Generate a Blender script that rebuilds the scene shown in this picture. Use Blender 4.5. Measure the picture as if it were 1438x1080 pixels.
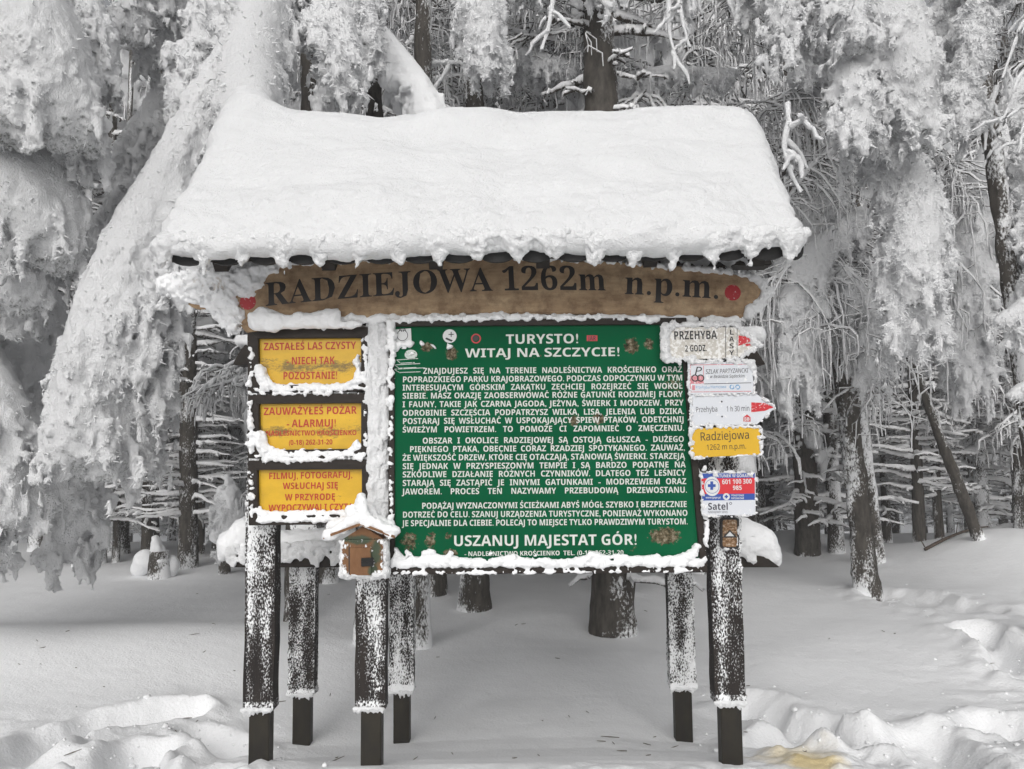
import bpy, bmesh, math, random
import numpy as np
import openvdb
from mathutils import Vector, Matrix

# ------------------------------------------------------------------ camera, sky, light
SC = bpy.context.scene
for o in list(bpy.data.objects):
    bpy.data.objects.remove(o)
COL = SC.collection
W0, H0, F0 = 1438.0, 1080.0, 1038.0
PITCH, ROLL = math.radians(4.5), math.radians(0.57)
EYE = np.array([0.0, 0.0, 1.5])
_R = np.array([1.0, 0, 0]); _F = np.array([0, math.cos(PITCH), math.sin(PITCH)]); _U = np.array([0, -math.sin(PITCH), math.cos(PITCH)])
CR = _R * math.cos(ROLL) - _U * math.sin(ROLL)
CU = _U * math.cos(ROLL) + _R * math.sin(ROLL)
cam = bpy.data.cameras.new('camera')
cam.sensor_width = 36; cam.lens = 36 * F0 / W0; cam.clip_end = 600; cam.clip_start = 0.05
camo = bpy.data.objects.new('camera', cam); COL.objects.link(camo)
camo.matrix_world = Matrix(((CR[0], CU[0], -_F[0], EYE[0]), (CR[1], CU[1], -_F[1], EYE[1]), (CR[2], CU[2], -_F[2], EYE[2]), (0, 0, 0, 1)))
SC.camera = camo

world = bpy.data.worlds.new('World'); SC.world = world; world.use_nodes = True
wn = world.node_tree; bgn = wn.nodes['Background']
sky = wn.nodes.new('ShaderNodeTexSky'); sky.sky_type = 'NISHITA'; sky.sun_disc = False
SUN_EL, SUN_AZ = math.radians(34), math.radians(187)      # azimuth clockwise from +Y
sky.sun_elevation = SUN_EL; sky.sun_rotation = SUN_AZ
sky.air_density = 1.0; sky.dust_density = 5.0; sky.ozone_density = 1.0
hs = wn.nodes.new('ShaderNodeHueSaturation'); hs.inputs['Saturation'].default_value = 0.12
wn.links.new(sky.outputs[0], hs.inputs['Color']); wn.links.new(hs.outputs[0], bgn.inputs[0])
bgn.inputs[1].default_value = 0.095
sun = bpy.data.lights.new('sun', 'SUN'); sun.energy = 1.1; sun.angle = math.radians(70); sun.color = (1, 0.985, 0.96)
suno = bpy.data.objects.new('sun', sun); COL.objects.link(suno)
sd = Vector((math.sin(SUN_AZ) * math.cos(SUN_EL), math.cos(SUN_AZ) * math.cos(SUN_EL), math.sin(SUN_EL)))
suno.rotation_euler = sd.to_track_quat('Z', 'Y').to_euler()
vs = SC.view_settings; vs.view_transform = 'Standard'; vs.look = 'None'; vs.exposure = 0.08; vs.gamma = 1; vs.use_curve_mapping = False
SC.cycles.max_bounces = 10; SC.cycles.diffuse_bounces = 8; SC.cycles.volume_bounces = 1; SC.cycles.glossy_bounces = 2

# ------------------------------------------------------------------ helpers
def at(px, py, Y):
    d = _F + CR * ((px - W0 / 2) / F0) + CU * ((H0 / 2 - py) / F0)
    return EYE + d * (Y / d[1])

def tag(o, label=None, cat=None, group=None, kind=None):
    if label: o['label'] = label
    if cat: o['category'] = cat
    if group: o['group'] = group
    if kind: o['kind'] = kind
    return o

def empty(name, loc, label, cat, group=None):
    o = bpy.data.objects.new(name, None); COL.objects.link(o); o.location = loc
    o.empty_display_size = 0.1
    return tag(o, label, cat, group)

def make_mesh(name, V, polys, attrs=None, smooth=True, matidx=None):
    """polys: list of (n,k) int arrays."""
    V = np.asarray(V, np.float32)
    me = bpy.data.meshes.new(name)
    me.vertices.add(len(V)); me.vertices.foreach_set('co', V.ravel())
    polys = [np.asarray(p, np.int32) for p in polys if len(p)]
    nl = sum(p.size for p in polys); npoly = sum(len(p) for p in polys)
    me.loops.add(nl); me.polygons.add(npoly)
    me.loops.foreach_set('vertex_index', np.concatenate([p.ravel() for p in polys]))
    tot = np.concatenate([np.full(len(p), p.shape[1], np.int32) for p in polys])
    st = np.concatenate([[0], np.cumsum(tot)[:-1]]).astype(np.int32)
    me.polygons.foreach_set('loop_start', st); me.polygons.foreach_set('loop_total', tot)
    me.polygons.foreach_set('use_smooth', np.full(npoly, smooth))
    if matidx is not None: me.polygons.foreach_set('material_index', np.asarray(matidx, np.int32))
    me.update(calc_edges=True)
    for k, a in (attrs or {}).items():
        at_ = me.attributes.new(k, 'FLOAT', 'POINT'); at_.data.foreach_set('value', np.asarray(a, np.float32))
    return me

def link(name, me, mats, parent=None, loc=None):
    o = bpy.data.objects.new(name, me); COL.objects.link(o)
    if not isinstance(mats, (list, tuple)): mats = [mats]
    if not len(me.materials):
        for m in mats: me.materials.append(m)
    if parent is not None:
        o.parent = parent
        if loc is None: o.location = -np.array(parent.location)   # meshes are authored in world space
    if loc is not None: o.location = loc
    return o

# 3-D value noise
_rs = np.random.RandomState(7)
_T = _rs.rand(64, 64, 64).astype(np.float32) * 2 - 1
def vnoise(p):
    i = np.floor(p).astype(np.int32); f = (p - i).astype(np.float32); f = f * f * (3 - 2 * f)
    x0, y0, z0 = (i[..., 0] & 63), (i[..., 1] & 63), (i[..., 2] & 63)
    x1, y1, z1 = (x0 + 1) & 63, (y0 + 1) & 63, (z0 + 1) & 63
    fx, fy, fz = f[..., 0], f[..., 1], f[..., 2]
    a = _T[x0, y0, z0] * (1 - fx) + _T[x1, y0, z0] * fx
    b = _T[x0, y1, z0] * (1 - fx) + _T[x1, y1, z0] * fx
    c = _T[x0, y0, z1] * (1 - fx) + _T[x1, y0, z1] * fx
    d = _T[x0, y1, z1] * (1 - fx) + _T[x1, y1, z1] * fx
    return (a * (1 - fy) + b * fy) * (1 - fz) + (c * (1 - fy) + d * fy) * fz
def fbm(p, s, oct=3, gain=0.5):
    p = np.asarray(p, np.float32); r = 0; a = 1.0; q = p / np.asarray(s, np.float32)
    for k in range(oct):
        r = r + a * vnoise(q + 17.3 * k); q = q * 2.03; a *= gain
    return r

# signed distance snow: smooth union of tapered capsules on a grid, roughened, then meshed
class Snow:
    def __init__(s, vox, k=0.03): s.vox, s.k, s.c, s.b, s.pads = vox, k, [], [], []
    def cap(s, a, b, ra, rb=None):
        s.c.append((np.array(a, float), np.array(b, float), float(ra), float(ra if rb is None else rb))); return s
    def chain(s, pts, rad):
        for i in range(len(pts) - 1): s.cap(pts[i], pts[i + 1], rad[i], rad[i + 1])
        return s
    def box(s, c, h, R=None, r=0.0): s.b.append((np.array(c, float), np.array(h, float), np.eye(3) if R is None else np.array(R, float), r)); return s
    def pad_dist(s, P):
        d = np.full(len(P), 9.0)
        for a, b, ra, rb in s.pads:
            u = b - a; t = np.clip(((P - a) @ u) / max(u @ u, 1e-9), 0, 1); d = np.minimum(d, np.linalg.norm(P - a - t[:, None] * u, axis=1) - (ra + (rb - ra) * t))
        return np.maximum(d, 0)
    def mesh(s, name, noise=(), top_smooth=0.0, cut=None, field=None, cull=None):
        pts = []
        for a, b, ra, rb in s.c + s.pads: pts += [a - ra, a + ra, b - rb, b + rb]
        for c, h, R, r in s.b:
            e = np.abs(R) @ h + r; pts += [c - e, c + e]
        pts = np.array(pts); mg = s.k + 4 * s.vox + sum(abs(n[1]) for n in noise) * 1.2
        lo = pts.min(0) - mg; hi = pts.max(0) + mg
        n = np.ceil((hi - lo) / s.vox).astype(int) + 1
        D = np.full(n, 9.0, np.float32); ax = [lo[i] + s.vox * np.arange(n[i]) for i in range(3)]
        def region(l, h):
            i0 = np.maximum(np.floor((l - lo) / s.vox).astype(int), 0); i1 = np.minimum(np.ceil((h - lo) / s.vox).astype(int) + 1, n)
            X = ax[0][i0[0]:i1[0], None, None]; Y = ax[1][None, i0[1]:i1[1], None]; Z = ax[2][None, None, i0[2]:i1[2]]
            return (slice(i0[0], i1[0]), slice(i0[1], i1[1]), slice(i0[2], i1[2])), X, Y, Z
        def smin(sl, d, k):
            o = D[sl]; d = d.astype(np.float32)
            h = np.clip(0.5 + 0.5 * (o - d) / k, 0, 1)
            D[sl] = np.where(o > 5, d, o * (1 - h) + d * h - k * h * (1 - h))
        for c, h, R, r in s.b:
            e = np.abs(R) @ h + r + mg; sl, X, Y, Z = region(c - e, c + e)
            q = [np.abs((X - c[0]) * R[0, i] + (Y - c[1]) * R[1, i] + (Z - c[2]) * R[2, i]) - (h[i] - r) for i in range(3)]
            d = np.sqrt(np.maximum(q[0], 0) ** 2 + np.maximum(q[1], 0) ** 2 + np.maximum(q[2], 0) ** 2) + np.minimum(np.maximum(q[0], np.maximum(q[1], q[2])), 0) - r
            smin(sl, d, s.k)
        for a, b, ra, rb, kk in [(*c_, s.k) for c_ in s.c] + [(*c_, .07) for c_ in s.pads]:
            m = max(ra, rb) + kk + s.vox * 2 + 0.02
            sl, X, Y, Z = region(np.minimum(a, b) - m, np.maximum(a, b) + m)
            u = b - a; L = max(float(u @ u), 1e-9)
            t = np.clip(((X - a[0]) * u[0] + (Y - a[1]) * u[1] + (Z - a[2]) * u[2]) / L, 0, 1)
            d = np.sqrt((X - a[0] - t * u[0]) ** 2 + (Y - a[1] - t * u[1]) ** 2 + (Z - a[2] - t * u[2]) ** 2) - (ra + (rb - ra) * t)
            smin(sl, d, kk)
        if noise or field:
            band = sum(abs(q[1]) for q in noise) * 1.6 + s.vox * 3 + (0.06 if field else 0)
            I = np.argwhere(np.abs(D) < band); P = lo + I * s.vox
            amp = 1.0
            if top_smooth:
                gz = (D[I[:, 0], I[:, 1], np.minimum(I[:, 2] + 2, n[2] - 1)] - D[I[:, 0], I[:, 1], np.maximum(I[:, 2] - 2, 0)]) / (4 * s.vox)
                amp = 1 - top_smooth * np.clip((gz + 0.05) / 0.7, 0, 1)
            v = 0
            for sc_, am in [q[:2] for q in noise]: v = v + am * fbm(P, sc_, 2)
            if s.pads: amp = amp * np.clip(.45 + s.pad_dist(P) / .09, .45, 1)
            v = v * amp
            if field: v = v + field(P) * (amp if s.pads else 1)
            D[I[:, 0], I[:, 1], I[:, 2]] += v.astype(np.float32)
        if cut is not None:
            X, Y, Z = ax[0][:, None, None], ax[1][None, :, None], ax[2][None, None, :]
            D = np.maximum(D, cut(X, Y, Z)).astype(np.float32)
        D = np.clip(D, -3 * s.vox, 3 * s.vox)
        g = openvdb.FloatGrid(3 * s.vox); g.copyFromArray(np.ascontiguousarray(D))
        p, q = g.convertToQuads(0.0)
        p = p * s.vox + lo; q = q.copy()
        if cull is not None:      # the far side of a bough, which no view of the clearing shows, is left open
            n_ = np.cross(p[q[:, 2]] - p[q[:, 0]], p[q[:, 3]] - p[q[:, 1]]); n_ /= np.linalg.norm(n_, axis=1)[:, None] + 1e-12
            v_ = p[q[:, 0]] - EYE; v_ /= np.linalg.norm(v_, axis=1)[:, None]
            q = q[(n_ * v_).sum(1) < cull]; u_, inv = np.unique(q, return_inverse=True); p = p[u_]; q = inv.reshape(-1, 4)
        return make_mesh(name, p, [q])

# material helpers
def new_mat(name):
    m = bpy.data.materials.new(name); m.use_nodes = True
    return m, m.node_tree, m.node_tree.nodes['Principled BSDF']
def N(nt, t, **kw):
    n = nt.nodes.new(t)
    for k, v in kw.items():
        if k in n.inputs: n.inputs[k].default_value = v
        else: setattr(n, k, v)
    return n
def noise_node(nt, scale, detail=3, rough=0.55, vec=None, sc3=None):
    n = N(nt, 'ShaderNodeTexNoise'); n.inputs['Scale'].default_value = scale; n.inputs['Detail'].default_value = detail; n.inputs['Roughness'].default_value = rough
    tc = nt.nodes.new('ShaderNodeTexCoord'); mp = nt.nodes.new('ShaderNodeMapping')
    if sc3: mp.inputs['Scale'].default_value = sc3
    nt.links.new(tc.outputs['Object'], mp.inputs[0]); nt.links.new(mp.outputs[0], n.inputs['Vector'])
    return n
def ramp(nt, src, stops):
    r = nt.nodes.new('ShaderNodeValToRGB'); el = r.color_ramp.elements
    while len(el) < len(stops): el.new(0.5)
    for e, (p, c) in zip(el, stops):
        e.position = p; e.color = (c, c, c, 1) if not hasattr(c, '__len__') else (*c, 1)
    nt.links.new(src, r.inputs[0]); return r
def math_node(nt, op, a, b=None, clamp=False):
    n = nt.nodes.new('ShaderNodeMath'); n.operation = op; n.use_clamp = clamp
    for i, v in enumerate((a, b)):
        if v is None: continue
        if hasattr(v, 'is_linked'): nt.links.new(v, n.inputs[i])
        else: n.inputs[i].default_value = v
    return n.outputs[0]
def mixc(nt, f, a, b):
    n = nt.nodes.new('ShaderNodeMix'); n.data_type = 'RGBA'
    for s, v in ((0, f), (6, a), (7, b)):
        if hasattr(v, 'is_linked'): nt.links.new(v, n.inputs[s])
        elif s == 0: n.inputs[0].default_value = v
        else: n.inputs[s].default_value = (*v, 1)
    return n.outputs[2]
def bump(nt, b, src, strength, dist, prev=None):
    n = nt.nodes.new('ShaderNodeBump'); n.inputs['Strength'].default_value = strength; n.inputs['Distance'].default_value = dist
    nt.links.new(src, n.inputs['Height'])
    if prev is not None: nt.links.new(prev, n.inputs['Normal'])
    nt.links.new(n.outputs[0], b.inputs['Normal']); return n.outputs[0]

WHITE = (0.915, 0.92, 0.93)
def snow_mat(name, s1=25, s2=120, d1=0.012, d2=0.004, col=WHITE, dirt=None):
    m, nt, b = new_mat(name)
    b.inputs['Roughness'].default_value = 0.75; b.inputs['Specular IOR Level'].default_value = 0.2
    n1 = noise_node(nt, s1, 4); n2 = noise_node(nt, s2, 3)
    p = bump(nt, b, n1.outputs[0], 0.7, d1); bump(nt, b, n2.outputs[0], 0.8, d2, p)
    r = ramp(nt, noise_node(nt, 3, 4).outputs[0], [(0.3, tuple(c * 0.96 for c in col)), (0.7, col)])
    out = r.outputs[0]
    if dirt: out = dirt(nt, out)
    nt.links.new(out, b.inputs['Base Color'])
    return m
SNOW = snow_mat('fresh_snow')
ROOFSNOW = snow_mat('darkened_roof_snow', 35, 150, 0.014, 0.009, (.81, .815, .825))  # snow colour darkened to offset too much light on the roof
RIME = snow_mat('rime_frost', 60, 220, 0.02, 0.008)
def bough_mat():
    # hoarfrosted needles: frost is thinner on the undersides of the twigs, where needles show
    m, nt, b = new_mat('snowy_spruce_needles')
    b.inputs['Roughness'].default_value = 0.8; b.inputs['Specular IOR Level'].default_value = 0.15
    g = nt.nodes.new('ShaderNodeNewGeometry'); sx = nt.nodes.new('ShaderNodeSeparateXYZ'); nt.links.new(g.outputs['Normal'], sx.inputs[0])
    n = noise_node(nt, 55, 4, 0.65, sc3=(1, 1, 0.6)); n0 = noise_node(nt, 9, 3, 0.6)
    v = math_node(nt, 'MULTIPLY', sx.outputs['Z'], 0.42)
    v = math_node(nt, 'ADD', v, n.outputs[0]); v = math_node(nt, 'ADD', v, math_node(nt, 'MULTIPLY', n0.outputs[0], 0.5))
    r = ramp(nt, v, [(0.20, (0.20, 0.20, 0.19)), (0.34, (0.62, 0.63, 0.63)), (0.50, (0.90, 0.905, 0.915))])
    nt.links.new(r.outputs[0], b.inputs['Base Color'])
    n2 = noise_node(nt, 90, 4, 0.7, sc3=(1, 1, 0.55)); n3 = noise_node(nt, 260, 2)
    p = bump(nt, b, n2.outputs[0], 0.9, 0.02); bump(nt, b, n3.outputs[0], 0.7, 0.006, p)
    return m
BOUGH = bough_mat()
def twig_mat(name, white=0.8, thr=(0.05, 0.3)):
    m, nt, b = new_mat(name)
    b.inputs['Roughness'].default_value = 0.8; b.inputs['Specular IOR Level'].default_value = 0.15
    g = nt.nodes.new('ShaderNodeNewGeometry'); sx = nt.nodes.new('ShaderNodeSeparateXYZ'); nt.links.new(g.outputs['Normal'], sx.inputs[0])
    n = noise_node(nt, 22, 4, 0.7)
    v = math_node(nt, 'ADD', math_node(nt, 'MULTIPLY', sx.outputs['Z'], 0.35), n.outputs[0])
    r = ramp(nt, v, [(thr[0], (0.07, 0.06, 0.05)), (thr[1], (white * 0.7,) * 3), (thr[1] + 0.2, (white, white, white * 1.01))])
    nt.links.new(r.outputs[0], b.inputs['Base Color'])
    bump(nt, b, noise_node(nt, 80, 3, 0.7).outputs[0], 0.8, 0.01)
    return m
TWIG = twig_mat('rimed_twigs', 0.90, (0.22, 0.32))
def rimed(name, c1, c2, fine=150, soft=0.10, grain=0.9, snowcol=(0.88, 0.885, 0.895), stretch=(1, 1, 0.35), rough=0.75, wscale=30):
    """wood or bark with caked rime where the vertex attribute 'snow' says the wind put it"""
    m, nt, b = new_mat(name)
    b.inputs['Roughness'].default_value = rough; b.inputs['Specular IOR Level'].default_value = 0.25
    a = nt.nodes.new('ShaderNodeAttribute'); a.attribute_name = 'snow'
    n = noise_node(nt, fine, 3, 0.6, sc3=(1, 1, 0.55)); w = noise_node(nt, wscale, 5, 0.65, sc3=stretch)
    wc = ramp(nt, w.outputs[0], [(0.3, c1), (0.7, c2)])
    v = math_node(nt, 'ADD', a.outputs['Fac'], math_node(nt, 'MULTIPLY', math_node(nt, 'SUBTRACT', n.outputs[0], 0.5), grain))
    r = ramp(nt, v, [(0.5 - soft / 2, 0.0), (0.5 + soft / 2, 1.0)])
    nt.links.new(mixc(nt, r.outputs[0], wc.outputs[0], snowcol), b.inputs['Base Color'])
    p = bump(nt, b, w.outputs[0], 0.5, 0.006); bump(nt, b, r.outputs[0], 0.7, 0.006, p)
    return m
POSTMAT = rimed('dark_stained_wood_with_rime', (0.012, 0.010, 0.010), (0.035, 0.028, 0.024), 150, 0.22, 1.9, stretch=(1, 1, 0.1))
BARK = rimed('spruce_bark_with_rime', (0.034, 0.030, 0.026), (0.105, 0.093, 0.080), 60, 0.2, stretch=(1, 1, 0.3), wscale=22)
def plain(name, c1, c2=None, scale=20, stretch=(1, 1, 1), rough=0.6, bmp=0.3, spec=0.3):
    m, nt, b = new_mat(name); b.inputs['Roughness'].default_value = rough; b.inputs['Specular IOR Level'].default_value = spec
    c2 = c2 or tuple(c * 0.85 for c in c1)
    n = noise_node(nt, scale, 4, 0.6, sc3=stretch)
    nt.links.new(ramp(nt, n.outputs[0], [(0.3, c2), (0.7, c1)]).outputs[0], b.inputs['Base Color'])
    if bmp: bump(nt, b, n.outputs[0], bmp, 0.003)
    return m
FRAMEWOOD = plain('dark_brown_frame_wood', (0.028, 0.020, 0.015), (0.014, 0.010, 0.008), 40, (0.2, 1, 1))
ANCHOR = plain('brown_painted_post_foot', (0.030, 0.025, 0.016), (0.014, 0.012, 0.010), 14, (1, 1, 0.4), 0.55)

# solids built from photograph corners lying on a real vertical plane
def prism(pts, thick, bev=0.0):
    """pts: world xyz ring (counter-clockwise seen from the front), extruded towards +Y; returns mesh data"""
    bm = bmesh.new()
    f = [bm.verts.new(p) for p in pts]; k = [bm.verts.new((p[0], p[1] + thick, p[2])) for p in pts]
    bm.faces.new(f); bm.faces.new(k[::-1]); n = len(pts)
    for i in range(n): bm.faces.new((f[i], k[i], k[(i + 1) % n], f[(i + 1) % n]))
    bmesh.ops.recalc_face_normals(bm, faces=bm.faces)
    if bev: bmesh.ops.bevel(bm, geom=[e for e in bm.edges], offset=bev, segments=2, affect='EDGES')
    me = bpy.data.meshes.new('solid'); bm.to_mesh(me); bm.free(); return me
def pxpoly(px, Y): return [tuple(at(x, y, Y)) for x, y in px]
def pxbox(x0, y0, x1, y1, Y): return pxpoly([(x0, y1), (x1, y1), (x1, y0), (x0, y0)], Y)
def box_me(c, h, bev=0.003, R=None):
    bm = bmesh.new(); bmesh.ops.create_cube(bm, size=1)
    for v in bm.verts:
        q = np.array(v.co) * 2 * np.array(h)
        if R is not None: q = R @ q
        v.co = q + np.array(c)
    if bev: bmesh.ops.bevel(bm, geom=[e for e in bm.edges], offset=bev, segments=2, affect='EDGES')
    me = bpy.data.meshes.new('solid'); bm.to_mesh(me); bm.free(); return me

# rimed box: every face a fine grid, pushed out where rime sits
def rimed_box(name, x0, x1, y0, y1, z0, z1, cover, step=0.006, disp=0.006, bend=None):
    nx, ny, nz = [max(2, int(round(d / step))) for d in (x1 - x0, y1 - y0, z1 - z0)]
    V = []; F = []; NN = []; off = 0
    def face(o, u, v, nu, nv, nrm):
        nonlocal off
        a, b = np.meshgrid(np.linspace(0, 1, nu + 1), np.linspace(0, 1, nv + 1), indexing='ij')
        P = np.array(o) + a[..., None] * np.array(u) + b[..., None] * np.array(v)
        V.append(P.reshape(-1, 3)); NN.append(np.tile(nrm, (P.shape[0] * P.shape[1], 1)))
        i = np.arange((nu + 1) * (nv + 1)).reshape(nu + 1, nv + 1) + off
        q = np.stack([i[:-1, :-1], i[1:, :-1], i[1:, 1:], i[:-1, 1:]], -1).reshape(-1, 4)
        if np.dot(np.cross(u, v), nrm) < 0: q = q[:, ::-1]
        F.append(q); off += (nu + 1) * (nv + 1)
    dx, dy, dz = x1 - x0, y1 - y0, z1 - z0
    face((x0, y0, z0), (dx, 0, 0), (0, 0, dz), nx, nz, (0, -1, 0))
    face((x0, y1, z0), (dx, 0, 0), (0, 0, dz), nx, max(2, nz // 4), (0, 1, 0))
    face((x0, y0, z0), (0, dy, 0), (0, 0, dz), ny, nz, (-1, 0, 0))
    face((x1, y0, z0), (0, dy, 0), (0, 0, dz), ny, nz, (1, 0, 0))
    face((x0, y0, z0), (dx, 0, 0), (0, dy, 0), nx, ny, (0, 0, -1))
    face((x0, y0, z1), (dx, 0, 0), (0, dy, 0), nx, ny, (0, 0, 1))
    V = np.concatenate(V); NN = np.concatenate(NN)
    s = cover(V, NN)
    c = np.array([(x0 + x1) / 2, (y0 + y1) / 2, (z0 + z1) / 2])
    dirn = np.sign(V - c) * np.array([1, 1, 0]) * (np.abs(V - c) > np.array([dx, dy, dz]) * 0.499)
    w = np.clip((s - 0.35) * 3, 0, 1)
    V = V + dirn * (w * disp * (0.7 + 0.8 * fbm(V, 0.02, 2)))[:, None]
    # slight irregularity of rough sawn timber
    V[:, 0] += 0.004 * fbm(V * np.array([0.2, 0.2, 1]), 0.2, 2)
    if bend: V = bend(V)
    return make_mesh(name, V, F, {'snow': s})

def speckle(V, base, s1=0.02, s2=0.09, sx=1.0):
    q = V * np.array([1, 1, 0.45])
    return base + 0.34 * fbm(q, s1 * sx, 2) + 0.22 * fbm(q, s2, 2)

# ------------------------------------------------------------------ lettering
_gl = {}
STY = {'serif': (0x1D400, 0x1D41A, 0x1D7CE), 'bold': (0x1D5D4, 0x1D5EE, 0x1D7EC), 'sans': (0x1D5A0, 0x1D5BA, 0x1D7E2), 'ital': (0x1D608, 0x1D622, 0x1D7E2)}
DIA = {'Ą': 'Aq', 'Ę': 'Eq', 'Ć': 'Ca', 'Ń': 'Na', 'Ó': 'Oa', 'Ś': 'Sa', 'Ź': 'Za', 'Ż': 'Zd', 'Ł': 'Ll', 'ą': 'aq'}
_rawc = {}
def _raw(s):
    if s in _rawc: return _rawc[s]
    c = bpy.data.curves.new('glyph', 'FONT'); c.body = s; c.size = 1; c.resolution_u = 2
    o = bpy.data.objects.new('glyph', c); COL.objects.link(o)
    me = bpy.data.meshes.new_from_object(o.evaluated_get(bpy.context.evaluated_depsgraph_get()))
    bpy.data.objects.remove(o); bpy.data.curves.remove(c)
    me.calc_loop_triangles()
    v = np.empty(len(me.vertices) * 3, np.float32); me.vertices.foreach_get('co', v); v = v.reshape(-1, 3)[:, :2]
    t = np.empty(len(me.loop_triangles) * 3, np.int32); me.loop_triangles.foreach_get('vertices', t)
    bpy.data.meshes.remove(me); return v, t.reshape(-1, 3)
def mapch(ch, st):
    u, l, d = STY[st]
    if 'A' <= ch <= 'Z': return chr(u + ord(ch) - 65)
    if 'a' <= ch <= 'z': return chr(l + ord(ch) - 97)
    if '0' <= ch <= '9': return chr(d + ord(ch) - 48)
    return ch
def glyph(ch, st):
    k = (ch, st)
    if k in _gl: return _gl[k]
    base, dia = (ch, None)
    if ch in DIA: base, dia = DIA[ch]
    ref = 'I'
    if ch == ' ': r = (np.zeros((0, 2)), np.zeros((0, 3), int), 0.26)
    else:
        g = mapch(base, st)
        v, t = _raw(g); v2, _ = _raw(g + ref); vi, _ = _raw(ref)
        adv = float(v2[:, 0].max() - vi[:, 0].max())
        if st in ('bold', 'sans') and base in '.,!-()*:' : v = v * np.array([1.15, 1.05])
        if dia and len(v):
            cx = (v[:, 0].min() + v[:, 0].max()) / 2; top = v[:, 1].max()
            ex = {'a': [(-.06, .05), (.05, .05), (.13, .19), (.0, .19)], 'd': [(-.06, .05), (.06, .05), (.06, .17), (-.06, .17)],
                  'l': None, 'q': None}[dia]
            if dia == 'l': e = np.array([(v[:, 0].min() - .06, .24), (v[:, 0].min() + .33, .42), (v[:, 0].min() + .33, .52), (v[:, 0].min() - .06, .34)])
            elif dia == 'q': x = v[:, 0].max() - .1; e = np.array([(x - .03, -.01), (x - .10, -.12), (x - .02, -.2), (x + .08, -.19), (x + .08, -.13), (x, -.12), (x + .06, -.01)])
            else: e = np.array(ex) + np.array([cx, top])
            n = len(v); v = np.concatenate([v, e]); t = np.concatenate([t, np.array([(n, n + i, n + i + 1) for i in range(1, len(e) - 1)])])
        r = (v, t, adv)
    _gl[k] = r; return r
def preload():
    need = set()
    for st, chars in (('serif', 'RADZIEJOW126mnp.'), ('bold', 'ABCDEFGHIJKLMNOPRSTUWYZabcdefghijklmnoprstuwyz0123456789.,!-()+^*'), ('sans', 'PrzehybaminNcowRdj0123456789. ADEJMYNS'), ('ital', 'SZLAKPRTYNCIwBeskdziąiędm')):
        for ch in chars:
            if ch == ' ': continue
            b_ = DIA[ch][0] if ch in DIA else ch
            g = mapch(b_, st); need |= {g, g + 'I', 'I'}
    need = sorted(need); c = bpy.data.curves.new('glyph', 'FONT'); c.body = '\n'.join(need); c.size = 1; c.resolution_u = 2; c.space_line = 3.0
    o = bpy.data.objects.new('glyph', c); COL.objects.link(o)
    me = bpy.data.meshes.new_from_object(o.evaluated_get(bpy.context.evaluated_depsgraph_get())); me.calc_loop_triangles()
    v = np.empty(len(me.vertices) * 3, np.float32); me.vertices.foreach_get('co', v); v = v.reshape(-1, 3)[:, :2]; t = np.empty(len(me.loop_triangles) * 3, np.int32); me.loop_triangles.foreach_get('vertices', t); t = t.reshape(-1, 3)
    row = np.round((-v[:, 1] + .3) / 3.0).astype(int)
    for i, s_ in enumerate(need):
        ix = np.where(row == i)[0]; mp_ = np.full(len(v), -1); mp_[ix] = np.arange(len(ix)); tt = t[row[t[:, 0]] == i] if len(t) else t
        _rawc[s_] = (v[ix] + np.array([0, 3.0 * i]), mp_[tt])
    bpy.data.meshes.remove(me); bpy.data.objects.remove(o); bpy.data.curves.remove(c)
preload()
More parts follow.
